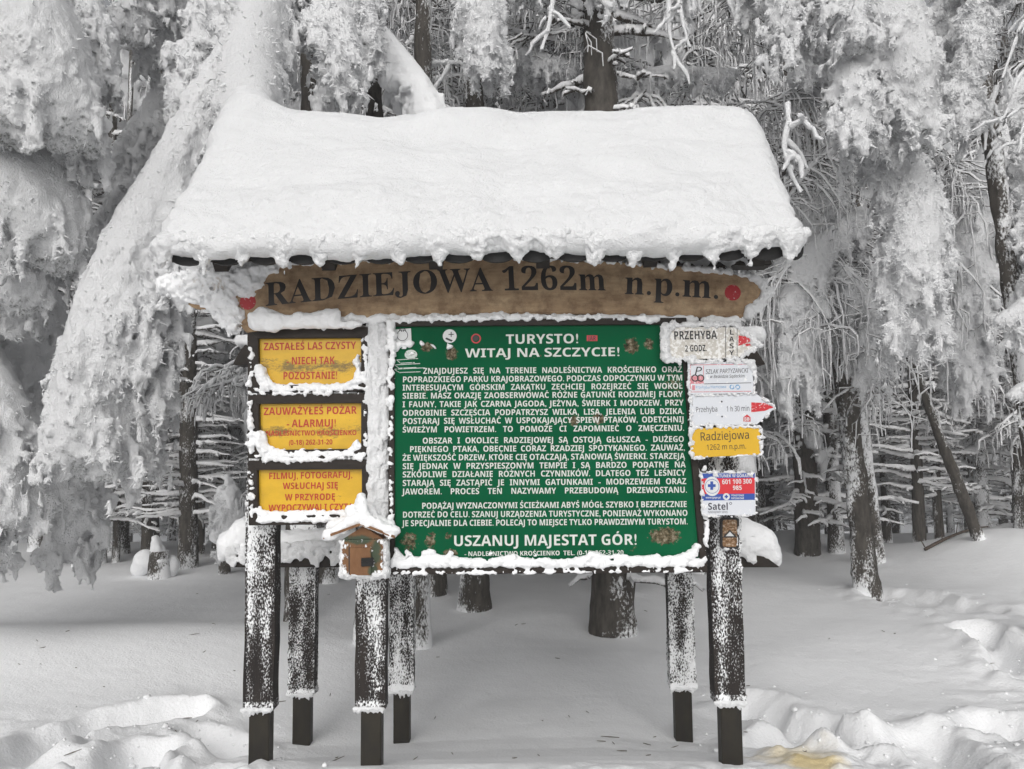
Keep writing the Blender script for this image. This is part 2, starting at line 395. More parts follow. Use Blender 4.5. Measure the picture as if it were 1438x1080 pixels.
class Letters:
    """flat lettering laid on a vertical plane at distance Y, given by photograph coordinates of the line's ends"""
    def __init__(s): s.V, s.T, s.n = [], [], 0
    def line(s, text, st, p0, p1, Y, cap, justify=False, arc=0.0, squeeze=1.0, jitter=None):
        a, b = at(*p0, Y), at(*p1, Y); Lw = math.hypot(b[0] - a[0], b[2] - a[2]); ux = np.array([(b[0] - a[0]) / Lw, (b[2] - a[2]) / Lw]); uz = np.array([-ux[1], ux[0]])
        size = cap / F0 * Y / 0.714
        gs = [glyph(c, st) for c in text]; nat = sum(g[2] for g in gs) * size
        nsp = text.count(' ')
        if justify and nsp:
            hs_ = min(squeeze, (Lw / nat)); extra = (Lw - nat * hs_) / nsp
        else: hs_ = Lw / nat; extra = 0
        x = 0.0
        for c, (v, t, adv) in zip(text, gs):
            if len(v):
                q = v * size * np.array([hs_, 1]); q = q + np.array([x, 0])
                zz = q[:, 1] + arc * (1 - ((q[:, 0] / Lw) * 2 - 1) ** 2) if arc else q[:, 1]
                if arc:
                    xc = x + adv * size * hs_ / 2; sl = -arc * 4 * ((xc / Lw) * 2 - 1) / Lw; zz = q[:, 1] + arc * (1 - ((xc / Lw) * 2 - 1) ** 2) + sl * (q[:, 0] - xc)
                X = a[0] + q[:, 0] * ux[0] + zz * uz[0]; Z = a[2] + q[:, 0] * ux[1] + zz * uz[1]
                yy = np.full(len(X), Y)
                if c in DIA: yy[:] = Y
                s.V.append(np.stack([X, yy, Z], -1)); s.T.append(np.asarray(t) + s.n); s.n += len(X)
            x += adv * size * hs_ + (extra if c == ' ' else 0)
    def poly(s, px, Y):
        p = np.array(pxpoly(px, Y)); s.V.append(p); n = len(p)
        s.T.append(np.array([(0, i, i + 1) for i in range(1, n - 1)]) + s.n); s.n += n
    def ring(s, c, r0, r1, Y, n=20):
        c = at(*c, Y); r0, r1 = r0 / F0 * Y, r1 / F0 * Y; th = np.arange(n) / n * 2 * math.pi
        P = np.concatenate([np.stack([c[0] + r * np.cos(th), np.full(n, Y), c[2] + r * np.sin(th)], -1) for r in (r0, r1)])
        i = np.arange(n); j = (i + 1) % n
        s.V.append(P); s.T.append(np.concatenate([np.stack([i, i + n, j + n], -1), np.stack([i, j + n, j], -1)]) + s.n); s.n += 2 * n
    def disc(s, c, r, Y, n=20, ry=None):
        c = at(*c, Y); r = r / F0 * Y; ry = r if ry is None else ry / F0 * Y; th = np.arange(n) / n * 2 * math.pi
        s.V.append(np.stack([c[0] + r * np.cos(th), np.full(n, Y), c[2] + ry * np.sin(th)], -1))
        s.T.append(np.array([(0, i, i + 1) for i in range(1, n - 1)]) + s.n); s.n += n
    def build(s, name, m, parent, label=None):
        me = make_mesh(name, np.concatenate(s.V), [np.concatenate(s.T)], smooth=False)
        o = link(name, me, m, parent)
        if len(s.V) > 1: o['kind'] = 'stuff'
        if label: o['label'] = label
        return o
def ink(name, c, wear=0.0, under=None, scale=60):
    m, nt, b = new_mat(name); b.inputs['Roughness'].default_value = 0.5
    b.inputs['Base Color'].default_value = (*c, 1)
    if wear and under:
        n = noise_node(nt, scale, 4, 0.7)
        r = ramp(nt, n.outputs[0], [(wear - 0.03, 1.0), (wear + 0.03, 0.0)])
        nt.links.new(mixc(nt, r.outputs[0], c, under), b.inputs['Base Color'])
    return m

# ------------------------------------------------------------------ ground
def seg_d(X, Y, a, b):
    ux, uy = b[0] - a[0], b[1] - a[1]; t = np.clip(((X - a[0]) * ux + (Y - a[1]) * uy) / (ux * ux + uy * uy), 0, 1)
    return np.hypot(X - a[0] - t * ux, Y - a[1] - t * uy)
def gpt(px, py, z=0.0):                      # photograph point that lies on ground of height z
    d = at(px, py, 1.0) - EYE; t = (z - EYE[2]) / d[2]; return (d[0] * t, d[1] * t)
TR = [([(20, 1036), (90, 1004), (140, 985), (200, 972), (270, 958)], .12, -.13, .04),
      ([(175, 1085), (186, 1040), (210, 1018)], .15, -.17, .05),
      ([(290, 985), (330, 995)], .13, -.12, .03),
      ([(1040, 935), (1090, 955), (1150, 972)], .12, -.14, .05), ([(1075, 1000), (1110, 985)], .18, -.17, .05),
      ([(1150, 990), (1200, 1010), (1240, 1025)], .15, -.15, .05), ([(1290, 1010), (1330, 1060)], .16, -.14, .05),
      ([(1240, 815), (1300, 825), (1355, 838)], .25, -.09, .03), ([(1370, 870), (1400, 890), (1450, 925)], .14, -.15, .05),
      ([(1400, 990), (1450, 1010)], .16, -.12, .04), ([(60, 1075), (10, 1060)], .2, -.12, .05), ([(310, 1060), (270, 1080)], .15, -.08, .04)]
TRW = [([gpt(*p) for p in pl], w, d, r) for pl, w, d, r in TR]
def ground(X, Y):
    X = np.asarray(X, float); Y = np.asarray(Y, float)
    kx = [-40, 2.6, 3.3, 3.62, 4.0, 4.5, 5.2, 6.0, 7.5, 10, 12.5, 14.5, 18, 26, 45, 70, 110, 165]
    kz = [0.02, 0.03, 0.05, 0.0, -.18, -.30, -.27, -.15, -.12, -.18, -.20, -.33, -.9, -2.2, -4.2, -2.0, 5, 13]
    z = np.interp(Y, kx, kz)
    z = (np.interp(Y - .25, kx, kz) + 2 * z + np.interp(Y + .25, kx, kz)) / 4
    inner = np.exp(-(np.maximum(np.abs(X + .05) - 1.1, 0) / 0.9) ** 2)          # the hollow is deepest under the board
    hw_ = np.clip((Y - 3.3) / .4, 0, 1) * np.clip((7.8 - Y) / 2.2, 0, 1); hw_ = hw_ * hw_ * (3 - 2 * hw_); z = z * (1 - .65 * hw_ * (1 - inner))
    P = np.stack([X, Y, 0 * X], -1)
    z = z + 0.05 * fbm(P, 2.3, 2)* np.clip((Y-2)/3, .3, 1) + 0.012 * fbm(P + 5, 0.6, 2)
    # drift crest on the left that hides the lower snow behind it
    z = z + .12 * np.exp(-((Y - 6.1 - .12 * (X + 3)) / .7) ** 2) / (1 + np.exp((X + 1.6) * 3))
    z = z + .5 * np.exp(-((X - 6.4) / 1.3) ** 2 - ((Y - 9.5) / 1.6) ** 2) + .25 * np.exp(-((X - 4.5) / .8) ** 2 - ((Y - 12) / .9) ** 2)
    # churned, trampled snow close to the camera at both sides
    ch = np.clip((4.75 - Y) / .8, 0, 1) * np.clip((np.abs(X + .1) - .95) / .5, 0, 1) + np.clip((3.62 - Y) / .2, 0, 1) * .8
    ch = np.clip(ch + .8 * np.exp(-((X - 3.3 - .1 * Y) / .9) ** 2) * np.clip((6.5 - Y) / 2, 0, 1), 0, 1)
    for pl, w, d, r in TRW:
        dd = np.full(X.shape, 9.0)
        for a, b in zip(pl[:-1], pl[1:]): dd = np.minimum(dd, seg_d(X, Y, a, b))
        wv = w * (1 + .35 * fbm(P, .25, 2)); q = dd / wv
        z = z + d * np.exp(-q ** 4) * (1 + .15 * fbm(P + 3, .2, 2)) + r * .7 * np.exp(-((q - 1.5) / .6) ** 2) * (1 + .5 * fbm(P + 9, .2, 2))
        ch = np.maximum(ch, .9 * np.exp(-(dd / (w * 2.2)) ** 2))
    z = z + ch * (.030 * fbm(P + 40, .24, 2) + .019 * fbm(P + 55, .10, 2) + .03 * fbm(P + 70, .6, 1) + .008 * fbm(P + 80, .04, 2))
    return z
ys = np.concatenate([np.linspace(-30, 2.3, 22)[:-1], np.linspace(2.3, 5.6, 170)[:-1], np.linspace(5.6, 9.5, 80)[:-1], np.linspace(9.5, 18, 50)[:-1], np.geomspace(18, 160, 50)])
ss = np.linspace(-1, 1, 420)
XX = ss[None, :] * (1.3 + .85 * np.maximum(ys, 0) + np.maximum(3 - ys, 0) * .5)[:, None]; YY = np.repeat(ys[:, None], len(ss), 1)
ZZ = ground(XX, YY); ii = np.arange(XX.size).reshape(XX.shape)
gq = np.stack([ii[:-1, :-1], ii[:-1, 1:], ii[1:, 1:], ii[1:, :-1]], -1).reshape(-1, 4)
def stain(nt, col):
    tc = nt.nodes.new('ShaderNodeTexCoord'); n = noise_node(nt, 9, 3)
    out = col
    for (cx, cy), rad, c in ((gpt(1112, 1042), .16, (0.80, 0.70, 0.50)), (gpt(1138, 1068), .11, (0.78, 0.62, 0.30)), (gpt(272, 935), .06, (.74, .70, .58))):
        v = N(nt, 'ShaderNodeVectorMath', operation='DISTANCE'); nt.links.new(tc.outputs['Object'], v.inputs[0]); v.inputs[1].default_value = (cx, cy, .0)
        q = math_node(nt, 'ADD', v.outputs['Value'], math_node(nt, 'MULTIPLY', math_node(nt, 'SUBTRACT', n.outputs[0], .5), .18))
        out = mixc(nt, ramp(nt, math_node(nt, 'DIVIDE', q, rad * 1.8), [(0.35, 0.85), (0.95, 0.0)]).outputs[0], out, c)
    return out
GROUND = snow_mat('trampled_snow', 9, 60, 0.012, 0.006, dirt=stain)
tag(link('snow_ground', make_mesh('snow_ground', np.stack([XX, YY, ZZ], -1).reshape(-1, 3), [gq]), GROUND), kind='structure')
def gz(x, y):
    i = min(max(int(np.searchsorted(ys, y)) - 1, 0), len(ys) - 2); t = (y - ys[i]) / (ys[i + 1] - ys[i])
    return float(np.interp(x, XX[i], ZZ[i]) * (1 - t) + np.interp(x, XX[i + 1], ZZ[i + 1]) * t)

# ------------------------------------------------------------------ information shelter
YF, YR = 3.60, 4.50
rng = np.random.RandomState(3)
shelter = empty('information_shelter', (0, YF, 0), 'wooden information shelter on six rimed posts under a thick snow-covered roof', 'shelter')
def post(px0, px1, pyb, Y, seed, bare_left=0.0, base=0.36):
    x0, x1 = at(px0, 880, Y)[0], at(px1, 880, Y)[0]; zb = at((px0 + px1) / 2, pyb, Y)[2]
    def cover(V, n):
        b = np.full(len(V), base); u = (V[:, 0] - x0) / (x1 - x0)
        b = b + np.where(V[:, 2] < zb + .04, .25, 0) - np.clip((bare_left * .6 - u) * 12, 0, 1) * .30 + .10 * np.sin(u * 9 + seed) + np.where(n[:, 1] > .5, -.1, 0)
        b = b + .12 * np.clip((V[:, 2] - .95) / .3, -1, 1)
        b = b - .2 * (np.abs(n[:, 0]) > .5)
        return b + .13 * fbm((V + seed) * np.array([1, 1, .4]), .025, 2) + .18 * fbm((V + seed) * np.array([1, 1, .35]), .12, 2)
    top = 2.60 if Y < 4 else 2.42
    me = rimed_box('post', x0, x1, Y, Y + .085, zb, top, cover, .0072 if Y < 4 else .010, .007)
    p = link('post', me, POSTMAT, shelter)
    g = gz((x0 + x1) / 2, Y + .06) - .12
    w = (x1 - x0)
    a = link('post_foot', box_me(((x0 + x1) / 2 + (.004 if Y < 4 else 0), Y + .043, (g + zb + .03) / 2), (w * .34, .036, (zb + .03 - g) / 2), .004), ANCHOR, p, loc=(0, 0, 0))
    # rime lip hanging at the lower edge of the timber
    S = Snow(.005, .008)
    for xx in np.arange(x0, x1, .011):
        h = rng.uniform(.006, .02) * (1.6 if rng.rand() < .2 else 1)
        S.cap((xx, Y - .003, zb + .004), (xx + rng.uniform(-.004, .004), Y - .003 + .008 * rng.rand(), zb - h), rng.uniform(.007, .012), .004)
    link('rime_lip', S.mesh('rime_lip', [(.012, .004)]), RIME, p, loc=(0, 0, 0))
    return x0, x1, zb
F1 = post(343, 385, 998, YF, 1.0, .22, .50); F2 = post(499, 541, 996, YF, 2.2, .18, .50); F3 = post(1001, 1044, 988, YF, 5.1, 0, .42)
R1 = post(406, 442, 976, YR, 3.3, 0, .60); R2 = post(547, 580, 973, YR, 4.4, 0, .66); R3 = post(940, 975, 968, YR, 6.7, 0, .62)

def beam(pxl, pxr, py0, py1, Y, thick=.16, slope=24, name='crossbeam'):
    pts = pxpoly([(pxl, py1), (pxr, py1), (pxr - slope * .55, (py0 * .55 + py1 * .45)), (pxr - slope, py0), (pxl + slope, py0), (pxl + slope * .4, (py0 + py1) / 2)], Y)
    b = link(name, prism(pts, thick, .006), FRAMEWOOD, shelter)
    return b
lb = beam(312, 1096, 768, 797, 4.34, slope=40)
def drift(name, x0, x1, y0, y1, ztop, h, parent, mat=SNOW, vox=.011, lump=.02, seed=0, round_end=True):
    """loaf of snow lying on a ledge"""
    S = Snow(vox, .05); r = np.random.RandomState(seed); n = max(2, int((x1 - x0) / (h * .8)))
    yc, w = (y0 + y1) / 2, (y1 - y0) / 2
    for i in range(n):
        t = (i + .5) / n; e = min(1, .55 + 3 * min(t, 1 - t)) if round_end else 1
        hh = h * e * r.uniform(.8, 1.1)
        S.box((x0 + (x1 - x0) * t, yc, ztop + hh * .45), ((x1 - x0) / n * .6, w, hh * .5), r=min(hh * .4, w * .8))
    o = link(name, S.mesh(name, [((.1, .1, .1), lump), (.025, .004)]), mat, parent, loc=(0, 0, 0) if parent is not shelter and parent.parent else None)
    return o
xa, xb = at(318, 770, 4.34)[0], at(1088, 770, 4.34)[0]
S = Snow(.010, .05); S.chain([at(1040, 752, 4.40), at(1066, 762, 4.40), at(1082, 778, 4.40), at(1092, 790, 4.40)], [.10, .085, .05, .02])
_m = S.mesh('snow_cap', [((.08,) * 3, .012), (.02, .004)]); link('snow_cap', _m, SNOW, lb, loc=(0, 0, 0))
S = Snow(.010, .05); S.chain([at(345, 750, 4.40), at(325, 764, 4.40), at(314, 782, 4.40)], [.10, .075, .03]); link('snow_cap', S.mesh('snow_cap', [((.08,) * 3, .012), (.02, .004)]), SNOW, lb, loc=(0, 0, 0))
drift('snow_cap', xa, xb, 4.33, 4.53, at(700, 770, 4.34)[2] - .015, .13, lb, seed=4)
# rime crust hanging over the face of the beam
S = Snow(.009, .02)
for xx in np.arange(xa + .02, xb - .12, .03):
    zt = at(700, 768, 4.3)[2]; S.cap((xx, 4.325, zt + .02), (xx, 4.325, zt - rng.uniform(.04, .105)), .022, .014)
link('rime_crust', S.mesh('rime_crust', [(.03, .012)]), RIME, lb, loc=(0, 0, 0))
ub = beam(326, 1076, 478, 512, 4.34, slope=22)
drift('snow_cap', at(330, 478, 4.34)[0], at(1072, 478, 4.34)[0], 4.33, 4.52, at(700, 480, 4.34)[2], .12, ub, seed=9)
tb = beam(250, 1085, 352, 372, 3.56, .12, 6, 'eave_beam')
S = Snow(.008, .02)
for xx in np.arange(at(252, 360, 3.5)[0], at(1085, 360, 3.5)[0], .022):
    zt = at(700, 357, 3.54)[2] + .004 * rng.randn(); S.cap((xx, 3.552, zt), (xx, 3.552, zt - rng.uniform(.03, .07)), .012, .008)
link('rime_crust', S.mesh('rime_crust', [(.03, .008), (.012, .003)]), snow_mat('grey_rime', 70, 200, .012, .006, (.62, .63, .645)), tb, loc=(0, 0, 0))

# roof: two slopes of scalloped shingles, rafters, ridge
YE, YRI = 3.14, 3.82
zE = at(700, 358, YE)[2]; zR = 2.985
xL, xR = at(240, 352, YE)[0], at(1126, 352, YE)[0]; YB = 4.88; zBk = zE
roofm = plain('dark_bitumen_shingle', (0.020, 0.019, 0.019), (0.011, 0.011, 0.011), 60)
def slab(name, a0, a1, b0, b1, th, mat, par, n=1):
    # a0,a1 lower edge, b0,b1 upper edge
    a0, a1, b0, b1 = map(np.array, (a0, a1, b0, b1)); nn = np.cross(a1 - a0, b0 - a0); nn = nn / np.linalg.norm(nn) * th
    V = np.array([a0, a1, b1, b0, a0 - nn, a1 - nn, b1 - nn, b0 - nn])
    F = np.array([[0, 1, 2, 3], [7, 6, 5, 4], [0, 4, 5, 1], [1, 5, 6, 2], [2, 6, 7, 3], [3, 7, 4, 0]])
    return link(name, make_mesh(name, V, [F], smooth=False), mat, par, loc=(0, 0, 0) if par is not shelter else None)
roofo = slab('roof_slope', (xL, YE, zE), (xR, YE, zE), (xL, YRI, zR), (xR, YRI, zR), .022, FRAMEWOOD, shelter)
roofb = slab('roof_slope', (xR, YB, zBk), (xL, YB, zBk), (xR, YRI + .002, zR), (xL, YRI + .002, zR), .022, FRAMEWOOD, shelter)
sx = .166; k = 0
while xL + k * sx < xR:
    x0 = xL + k * sx + .004; x1 = min(x0 + sx - .008, xR); n = 9; pts = []
    th = np.linspace(0, math.pi, n)
    cx, hw = (x0 + x1) / 2, (x1 - x0) / 2
    for t in th: pts.append((cx + hw * math.cos(t), YE - .022, zE + .01 - .052 * math.sin(t) ** .7 + .004))
    pts += [(x0, YE - .022, zE + .03), (x1, YE - .022, zE + .03)]
    link('shingle', prism(pts, .018), roofm, roofo, loc=(0, 0, 0)); k += 1
for xx in np.linspace(xL + .18, xR - .16, 6):
    slab('rafter', (xx - .03, YE + .05, zE + .02), (xx + .03, YE + .05, zE + .02), (xx - .03, YRI, zR - .024), (xx + .03, YRI, zR - .024), .08, FRAMEWOOD, roofo)
# thick snow on the roof, overhanging the eave in small drips between the shingles
S = Snow(.0165, .10)
def capbox(y0, z0, y1, z1, th0, th1, x0, x1):
    """slope of snow between a lower and an upper line, thickness th0 below and th1 above"""
    n = 9
    for i in range(n):
        t = (i + .5) / n; Yc = y0 + (y1 - y0) * t; zc = z0 + (z1 - z0) * t; th = th0 + (th1 - th0) * t ** .8
        a = math.atan2(z1 - z0, y1 - y0); R = np.array([[1, 0, 0], [0, math.cos(a), -math.sin(a)], [0, math.sin(a), math.cos(a)]])
        nn = R @ np.array([0, 0, 1]); ins = -.05 * t
        S.box(np.array([(x0 + x1) / 2, Yc, zc]) + nn * th / 2, ((x1 - x0) / 2 - ins * .6, math.hypot(y1 - y0, z1 - z0) / n * .75, th / 2), R, r=min(.09, th * .48))
capbox(YE - .03, zE + .0, YRI, zR, .075, .22, xL - .03, xR + .0)
capbox(YB + .03, zE, YRI, zR, .10, .17, xL - .04, xR + .04)
S.cap((xL + .10, YRI, zR + .10), (xR - .10, YRI, zR + .09), .16, .16)
S.cap(at(352, 178, 3.85), at(350, 150, 3.95), .15, .10); S.cap((xR - .10, YRI, zR + .09), (xR - .09, YE + .14, zE + .07), .15, .07)
S.cap((xL + .10, YRI - .1, zR + .02), (xL + .38, YRI - .04, zR + .0), .15, .12)
S.cap((xR - .55, YRI - .03, zR + .055), (xR - .30, YRI - .03, zR + .08), .165, .165)
S.cap((-.30, YRI - .02, zR + .11), (-.15, YRI - .02, zR + .11), .16, .16)
S.cap(at(655, 312, 3.18), at(635, 230, 3.55), .045, .02); S.cap(at(690, 318, 3.17), at(665, 290, 3.25), .04, .035)
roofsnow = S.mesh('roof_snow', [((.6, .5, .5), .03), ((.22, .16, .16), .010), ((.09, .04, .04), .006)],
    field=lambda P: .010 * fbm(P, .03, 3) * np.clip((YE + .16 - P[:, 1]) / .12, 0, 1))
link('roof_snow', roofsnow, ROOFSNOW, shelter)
S = Snow(.0075, .02); rr = np.random.RandomState(11)
k = 0
while xL + k * sx <= xR + .01:
    x = xL + k * sx; ln = rr.uniform(.03, .075)
    S.cap((x, YE - .070, zE + .03), (x + rr.uniform(-.01, .01), YE - .060, zE - ln - .012), .040, .006)
    for sg in (-.030, .030): S.cap((x + sg, YE - .07, zE + .03), (x + sg * .6, YE - .062, zE - ln * .55), .030, .008)
    for q in range(9):
        xx = x + q * sx / 9
        if xx > xR: break
        z0 = zE + .03 + .012 * math.sin(q / 9 * math.pi)
        S.cap((xx, YE - .075, z0 + .02), (xx, YE - .07 + .01 * rr.rand(), z0 - rr.uniform(.0, .03)), .026, .010)
    k += 1
link('eave_frost', S.mesh('eave_frost', [(.02, .010), (.009, .004)]), RIME, shelter)

# ---- helper for boards
def ragged(S, pts, r, Y, step=.02, dz=0.0, ry=None, seed=0):
    """run of rime grains along a photographed edge"""
    r_ = np.random.RandomState(seed); w = [at(p[0], p[1], Y) for p in pts]
    rads = r if hasattr(r, '__len__') else [r] * len(w)
    for i in range(len(w) - 1):
        n = max(1, int(np.linalg.norm(w[i + 1] - w[i]) / step))
        for j in range(n):
            t = j / n; p = w[i] * (1 - t) + w[i + 1] * t; R = (rads[i] * (1 - t) + rads[i + 1] * t) * r_.uniform(.35, 1.25)
            if r_.rand() < .16: continue
            d = r_.randn(3) * R * .55; d[1] *= .4
            S.cap(p + d, p + d * -.6 + np.array([step * .6, 0, 0]), R, R * .8)
    return S
BROWN1, BROWN2 = (0.030, 0.021, 0.016), (0.016, 0.012, 0.010)
def loosen(o): return o

# ---- carved name board
nbm, nt, b = new_mat('varnished_carved_plank'); b.inputs['Roughness'].default_value = .6; b.inputs['Specular IOR Level'].default_value = .15
w1 = noise_node(nt, 5, 6, .7, sc3=(.6, 1, 3.5)); w2 = noise_node(nt, 14, 5, .65, sc3=(1, 1, 1)); vo = N(nt, 'ShaderNodeTexNoise'); vo.inputs['Distortion'].default_value = 2.5; vo.inputs['Scale'].default_value = 16
tc = nt.nodes.new('ShaderNodeTexCoord'); nt.links.new(tc.outputs['Object'], vo.inputs['Vector'])
c0 = ramp(nt, w1.outputs[0], [(.25, (.21, .135, .078)), (.5, (.42, .29, .175)), (.75, (.58, .43, .27))])
cr = ramp(nt, vo.outputs[0], [(.47, 0.0), (.5, .55), (.53, 0.0)])
c1 = mixc(nt, cr.outputs[0], c0.outputs[0], (.34, .26, .17))
c2 = mixc(nt, ramp(nt, w2.outputs[0], [(.38, .55), (.55, 0.0)]).outputs[0], c1, (.14, .08, .045))
at_s = nt.nodes.new('ShaderNodeAttribute'); at_s.attribute_name = 'snow'
fn = noise_node(nt, 90, 3, .7); sv = math_node(nt, 'ADD', at_s.outputs['Fac'], math_node(nt, 'MULTIPLY', math_node(nt, 'SUBTRACT', fn.outputs[0], .5), .8))
sr = ramp(nt, sv, [(.45, 0.0), (.56, 1.0)])
nt.links.new(mixc(nt, sr.outputs[0], c2, (.80, .80, .81)), b.inputs['Base Color'])
bump(nt, b, w2.outputs[0], .35, .004)
YN = 3.49
name_board = empty('name_board', at(700, 440, YN), 'brown carved summit plank reading RADZIEJOWA 1262m n.p.m. under the snowy eave', 'sign')
outl = [(345, 467), (440, 453), (560, 444), (700, 440), (850, 441), (1042, 446), (1060, 430), (1079, 412), (1062, 392), (1000, 378), (900, 369), (700, 362), (480, 366), (262, 374), (232, 402), (270, 432), (325, 440)]
plank = link('plank', prism(pxpoly(outl, YN), .055, .005), nbm, name_board)
L = Letters(); L.line('RADZIEJOWA 1262m', 'serif', (372, 430), (852, 408), YN - .0015, 35, arc=.027)
L.line('n.p.m.', 'serif', (876, 413), (1011, 420), YN - .0015, 37, arc=.003)
L.build('lettering', ink('burnt_brown_paint', (.012, .008, .008)), name_board)
red = ink('red_dot_paint', (.42, .012, .02), .36, (.8, .78, .78), 70)
L = Letters(); L.disc((1029, 411), 11.5, YN - .002); L.build('red_dot', red, name_board)
L = Letters(); L.disc((348, 424), 11.5, YN - .002); L.build('red_dot', red, name_board)
S = Snow(.006, .015)
ragged(S, [(262, 372), (330, 368), (400, 368), (480, 366)], [.03, .028, .022, .012], YN - .004, .016, seed=1)
ragged(S, [(480, 366), (600, 363), (700, 360)], [.012, .010, .008], YN - .002, .014, seed=2)
ragged(S, [(700, 360), (820, 366), (900, 371), (990, 379), (1050, 386), (1075, 402)], [.009, .012, .011, .012, .014, .016], YN - .003, .014, seed=3)
ragged(S, [(1078, 410), (1072, 425), (1052, 440), (1046, 446)], [.018, .016, .018, .010], YN - .002, .014, seed=4)
ragged(S, [(1060, 424), (1062, 434)], [.022, .016], YN, .014, seed=5)
link('rime_edge', S.mesh('rime_edge', [(.02, .008), (.01, .004)]), RIME, name_board)
S = Snow(.006, .02)     # the wind-packed crust that hides the left end
for (x0, y0, x1, y1, r) in [(234, 402, 300, 392, .045), (250, 398, 345, 388, .06), (300, 392, 362, 388, .05), (260, 410, 325, 420, .05), (290, 425, 335, 445, .04), (240, 404, 280, 418, .03), (330, 378, 385, 378, .034), (320, 400, 352, 398, .042), (305, 435, 328, 462, .03), (370, 374, 410, 372, .022), (338, 412, 354, 412, .026), (330, 400, 345, 408, .03)]:
    S.cap(at(x0, y0, YN + .012), at(x1, y1, YN + .012), r)
S2 = S.mesh('rime_crust', [(.05, .014), (.018, .014), (.009, .006)])
crm = rimed('pitted_rime_crust', (.30, .22, .15), (.42, .34, .26), 60, .3, wscale=60)
ccs = np.empty(len(S2.vertices) * 3, np.float32); S2.vertices.foreach_get('co', ccs); ccs = ccs.reshape(-1, 3)
a_ = S2.attributes.new('snow', 'FLOAT', 'POINT'); cc0 = at(300, 402, YN)
a_.data.foreach_set('value', (1.0 - .42 * np.exp(-((ccs[:, 0] - cc0[0]) / .14) ** 2 - ((ccs[:, 2] - cc0[2]) / .05) ** 2) + .15 * fbm(ccs, .03, 2)).astype(np.float32))
link('rime_crust', S2, crm, name_board)
S = Snow(.007, .03)     # snow lying between the plank and the small boards
for (x0, y0, x1, y1, r) in [(358, 452, 372, 447, .035), (368, 446, 385, 450, .045), (385, 452, 470, 449, .026), (420, 446, 474, 441, .02), (462, 437, 474, 434, .008), (360, 458, 505, 456, .014)]:
    S.cap(at(x0, y0, YN - .03), at(x1, y1, YN - .03), r)
ragged(S, [(474, 448), (600, 447), (720, 445), (850, 447), (930, 449), (1040, 450)], [.014, .012, .010, .010, .012, .012], YN + .01, .018, seed=6)
link('snow_ledge', S.mesh('snow_ledge', [(.04, .008), (.012, .003)]), SNOW, name_board)

# ---- small yellow boards
YS = 3.50
yel, nt, b = new_mat('scratched_yellow_enamel'); b.inputs['Roughness'].default_value = .38
tcn = nt.nodes.new('ShaderNodeTexCoord'); mp = nt.nodes.new('ShaderNodeMapping'); nt.links.new(tcn.outputs['Generated'], mp.inputs[0]); sxz = nt.nodes.new('ShaderNodeSeparateXYZ'); nt.links.new(mp.outputs[0], sxz.inputs[0])
oi = nt.nodes.new('ShaderNodeObjectInfo')
wn1 = noise_node(nt, 70, 6, .8, sc3=(.6, 1, 1.4)); wn2 = noise_node(nt, 11, 4, .6, sc3=(.8, 1, 1.3))
zc = math_node(nt, 'ABSOLUTE', math_node(nt, 'SUBTRACT', sxz.outputs['Z'], .40)); msk = math_node(nt, 'SUBTRACT', .19, math_node(nt, 'MULTIPLY', zc, .75))
wr = math_node(nt, 'ADD', math_node(nt, 'ADD', math_node(nt, 'MULTIPLY', wn1.outputs[0], .6), math_node(nt, 'MULTIPLY', wn2.outputs[0], .5)), msk)
at_w = nt.nodes.new('ShaderNodeAttribute'); at_w.attribute_name = 'wear'; at_w.attribute_type = 'OBJECT'
wr = math_node(nt, 'ADD', wr, at_w.outputs['Fac'])
yc = ramp(nt, wn2.outputs[0], [(.3, (.60, .35, .006)), (.7, (.74, .44, .010))])
nt.links.new(mixc(nt, ramp(nt, wr, [(.68, 0.0), (.80, .85)]).outputs[0], yc.outputs[0], (.11, .075, .02)), b.inputs['Base Color'])
redink = ink('faded_red_paint', (.46, .030, .010), .36, (.30, .10, .01), 50)
def frame_board(name, label, cat, fr, pn, Y, rail=None, frmat=FRAMEWOOD, pmat=None, depth=.06, group=None, recess=.028):
    """fr/pn: photographed corner rings TL,TR,BR,BL of frame and panel"""
    root = empty(name, at(sum(p[0] for p in fr) / 4, fr[2][1], Y), label, cat, group)
    o = [np.array(at(*p, Y)) for p in fr]; i = [np.array(at(*p, Y)) for p in pn]
    for a, c in ((0, 1), (1, 2), (2, 3), (3, 0)):
        ring_ = [o[a], o[c], i[c], i[a]]
        r_ = [p + np.array([0, 0, 0]) for p in ring_]
        link('frame_rail', prism([tuple(p) for p in r_[::-1]], depth, .002), frmat, root)
    q = [tuple(p + np.array([0, recess, 0])) for p in i]
    pan = link('panel', prism(q[::-1], .01), pmat, root); pan['wear'] = 0.0
    return root, pan
grp = 'yellow forest notice boards in a column'
def yl(y, c, t=None): return y
yb1, p1 = frame_board('notice_board', 'topmost yellow forest board, reading ZASTAŁEŚ LAS CZYSTY', 'notice board',
    [(347, 461), (516, 459), (516, 549), (348, 551)], [(362, 475), (507, 474), (507, 539), (363, 541)], YS, pmat=yel, group=grp)
yb2, p2 = frame_board('notice_board', 'middle yellow forest board with fire alarm text ZAUWAŻYŁEŚ POŻAR', 'notice board',
    [(348, 554), (516, 552), (516, 642), (348, 644)], [(363, 567), (507, 566), (507, 630), (364, 632)], YS, pmat=yel, group=grp)
yb3, p3 = frame_board('notice_board', 'lowest yellow forest board, reading FILMUJ, FOTOGRAFUJ', 'notice board',
    [(348, 647), (517, 645), (517, 736), (349, 738)], [(361, 660), (508, 659), (508, 722), (362, 724)], YS, pmat=yel, group=grp)
p1['wear'] = .03; p2['wear'] = .01; p3['wear'] = -.10
YT = YS + .026
L = Letters()
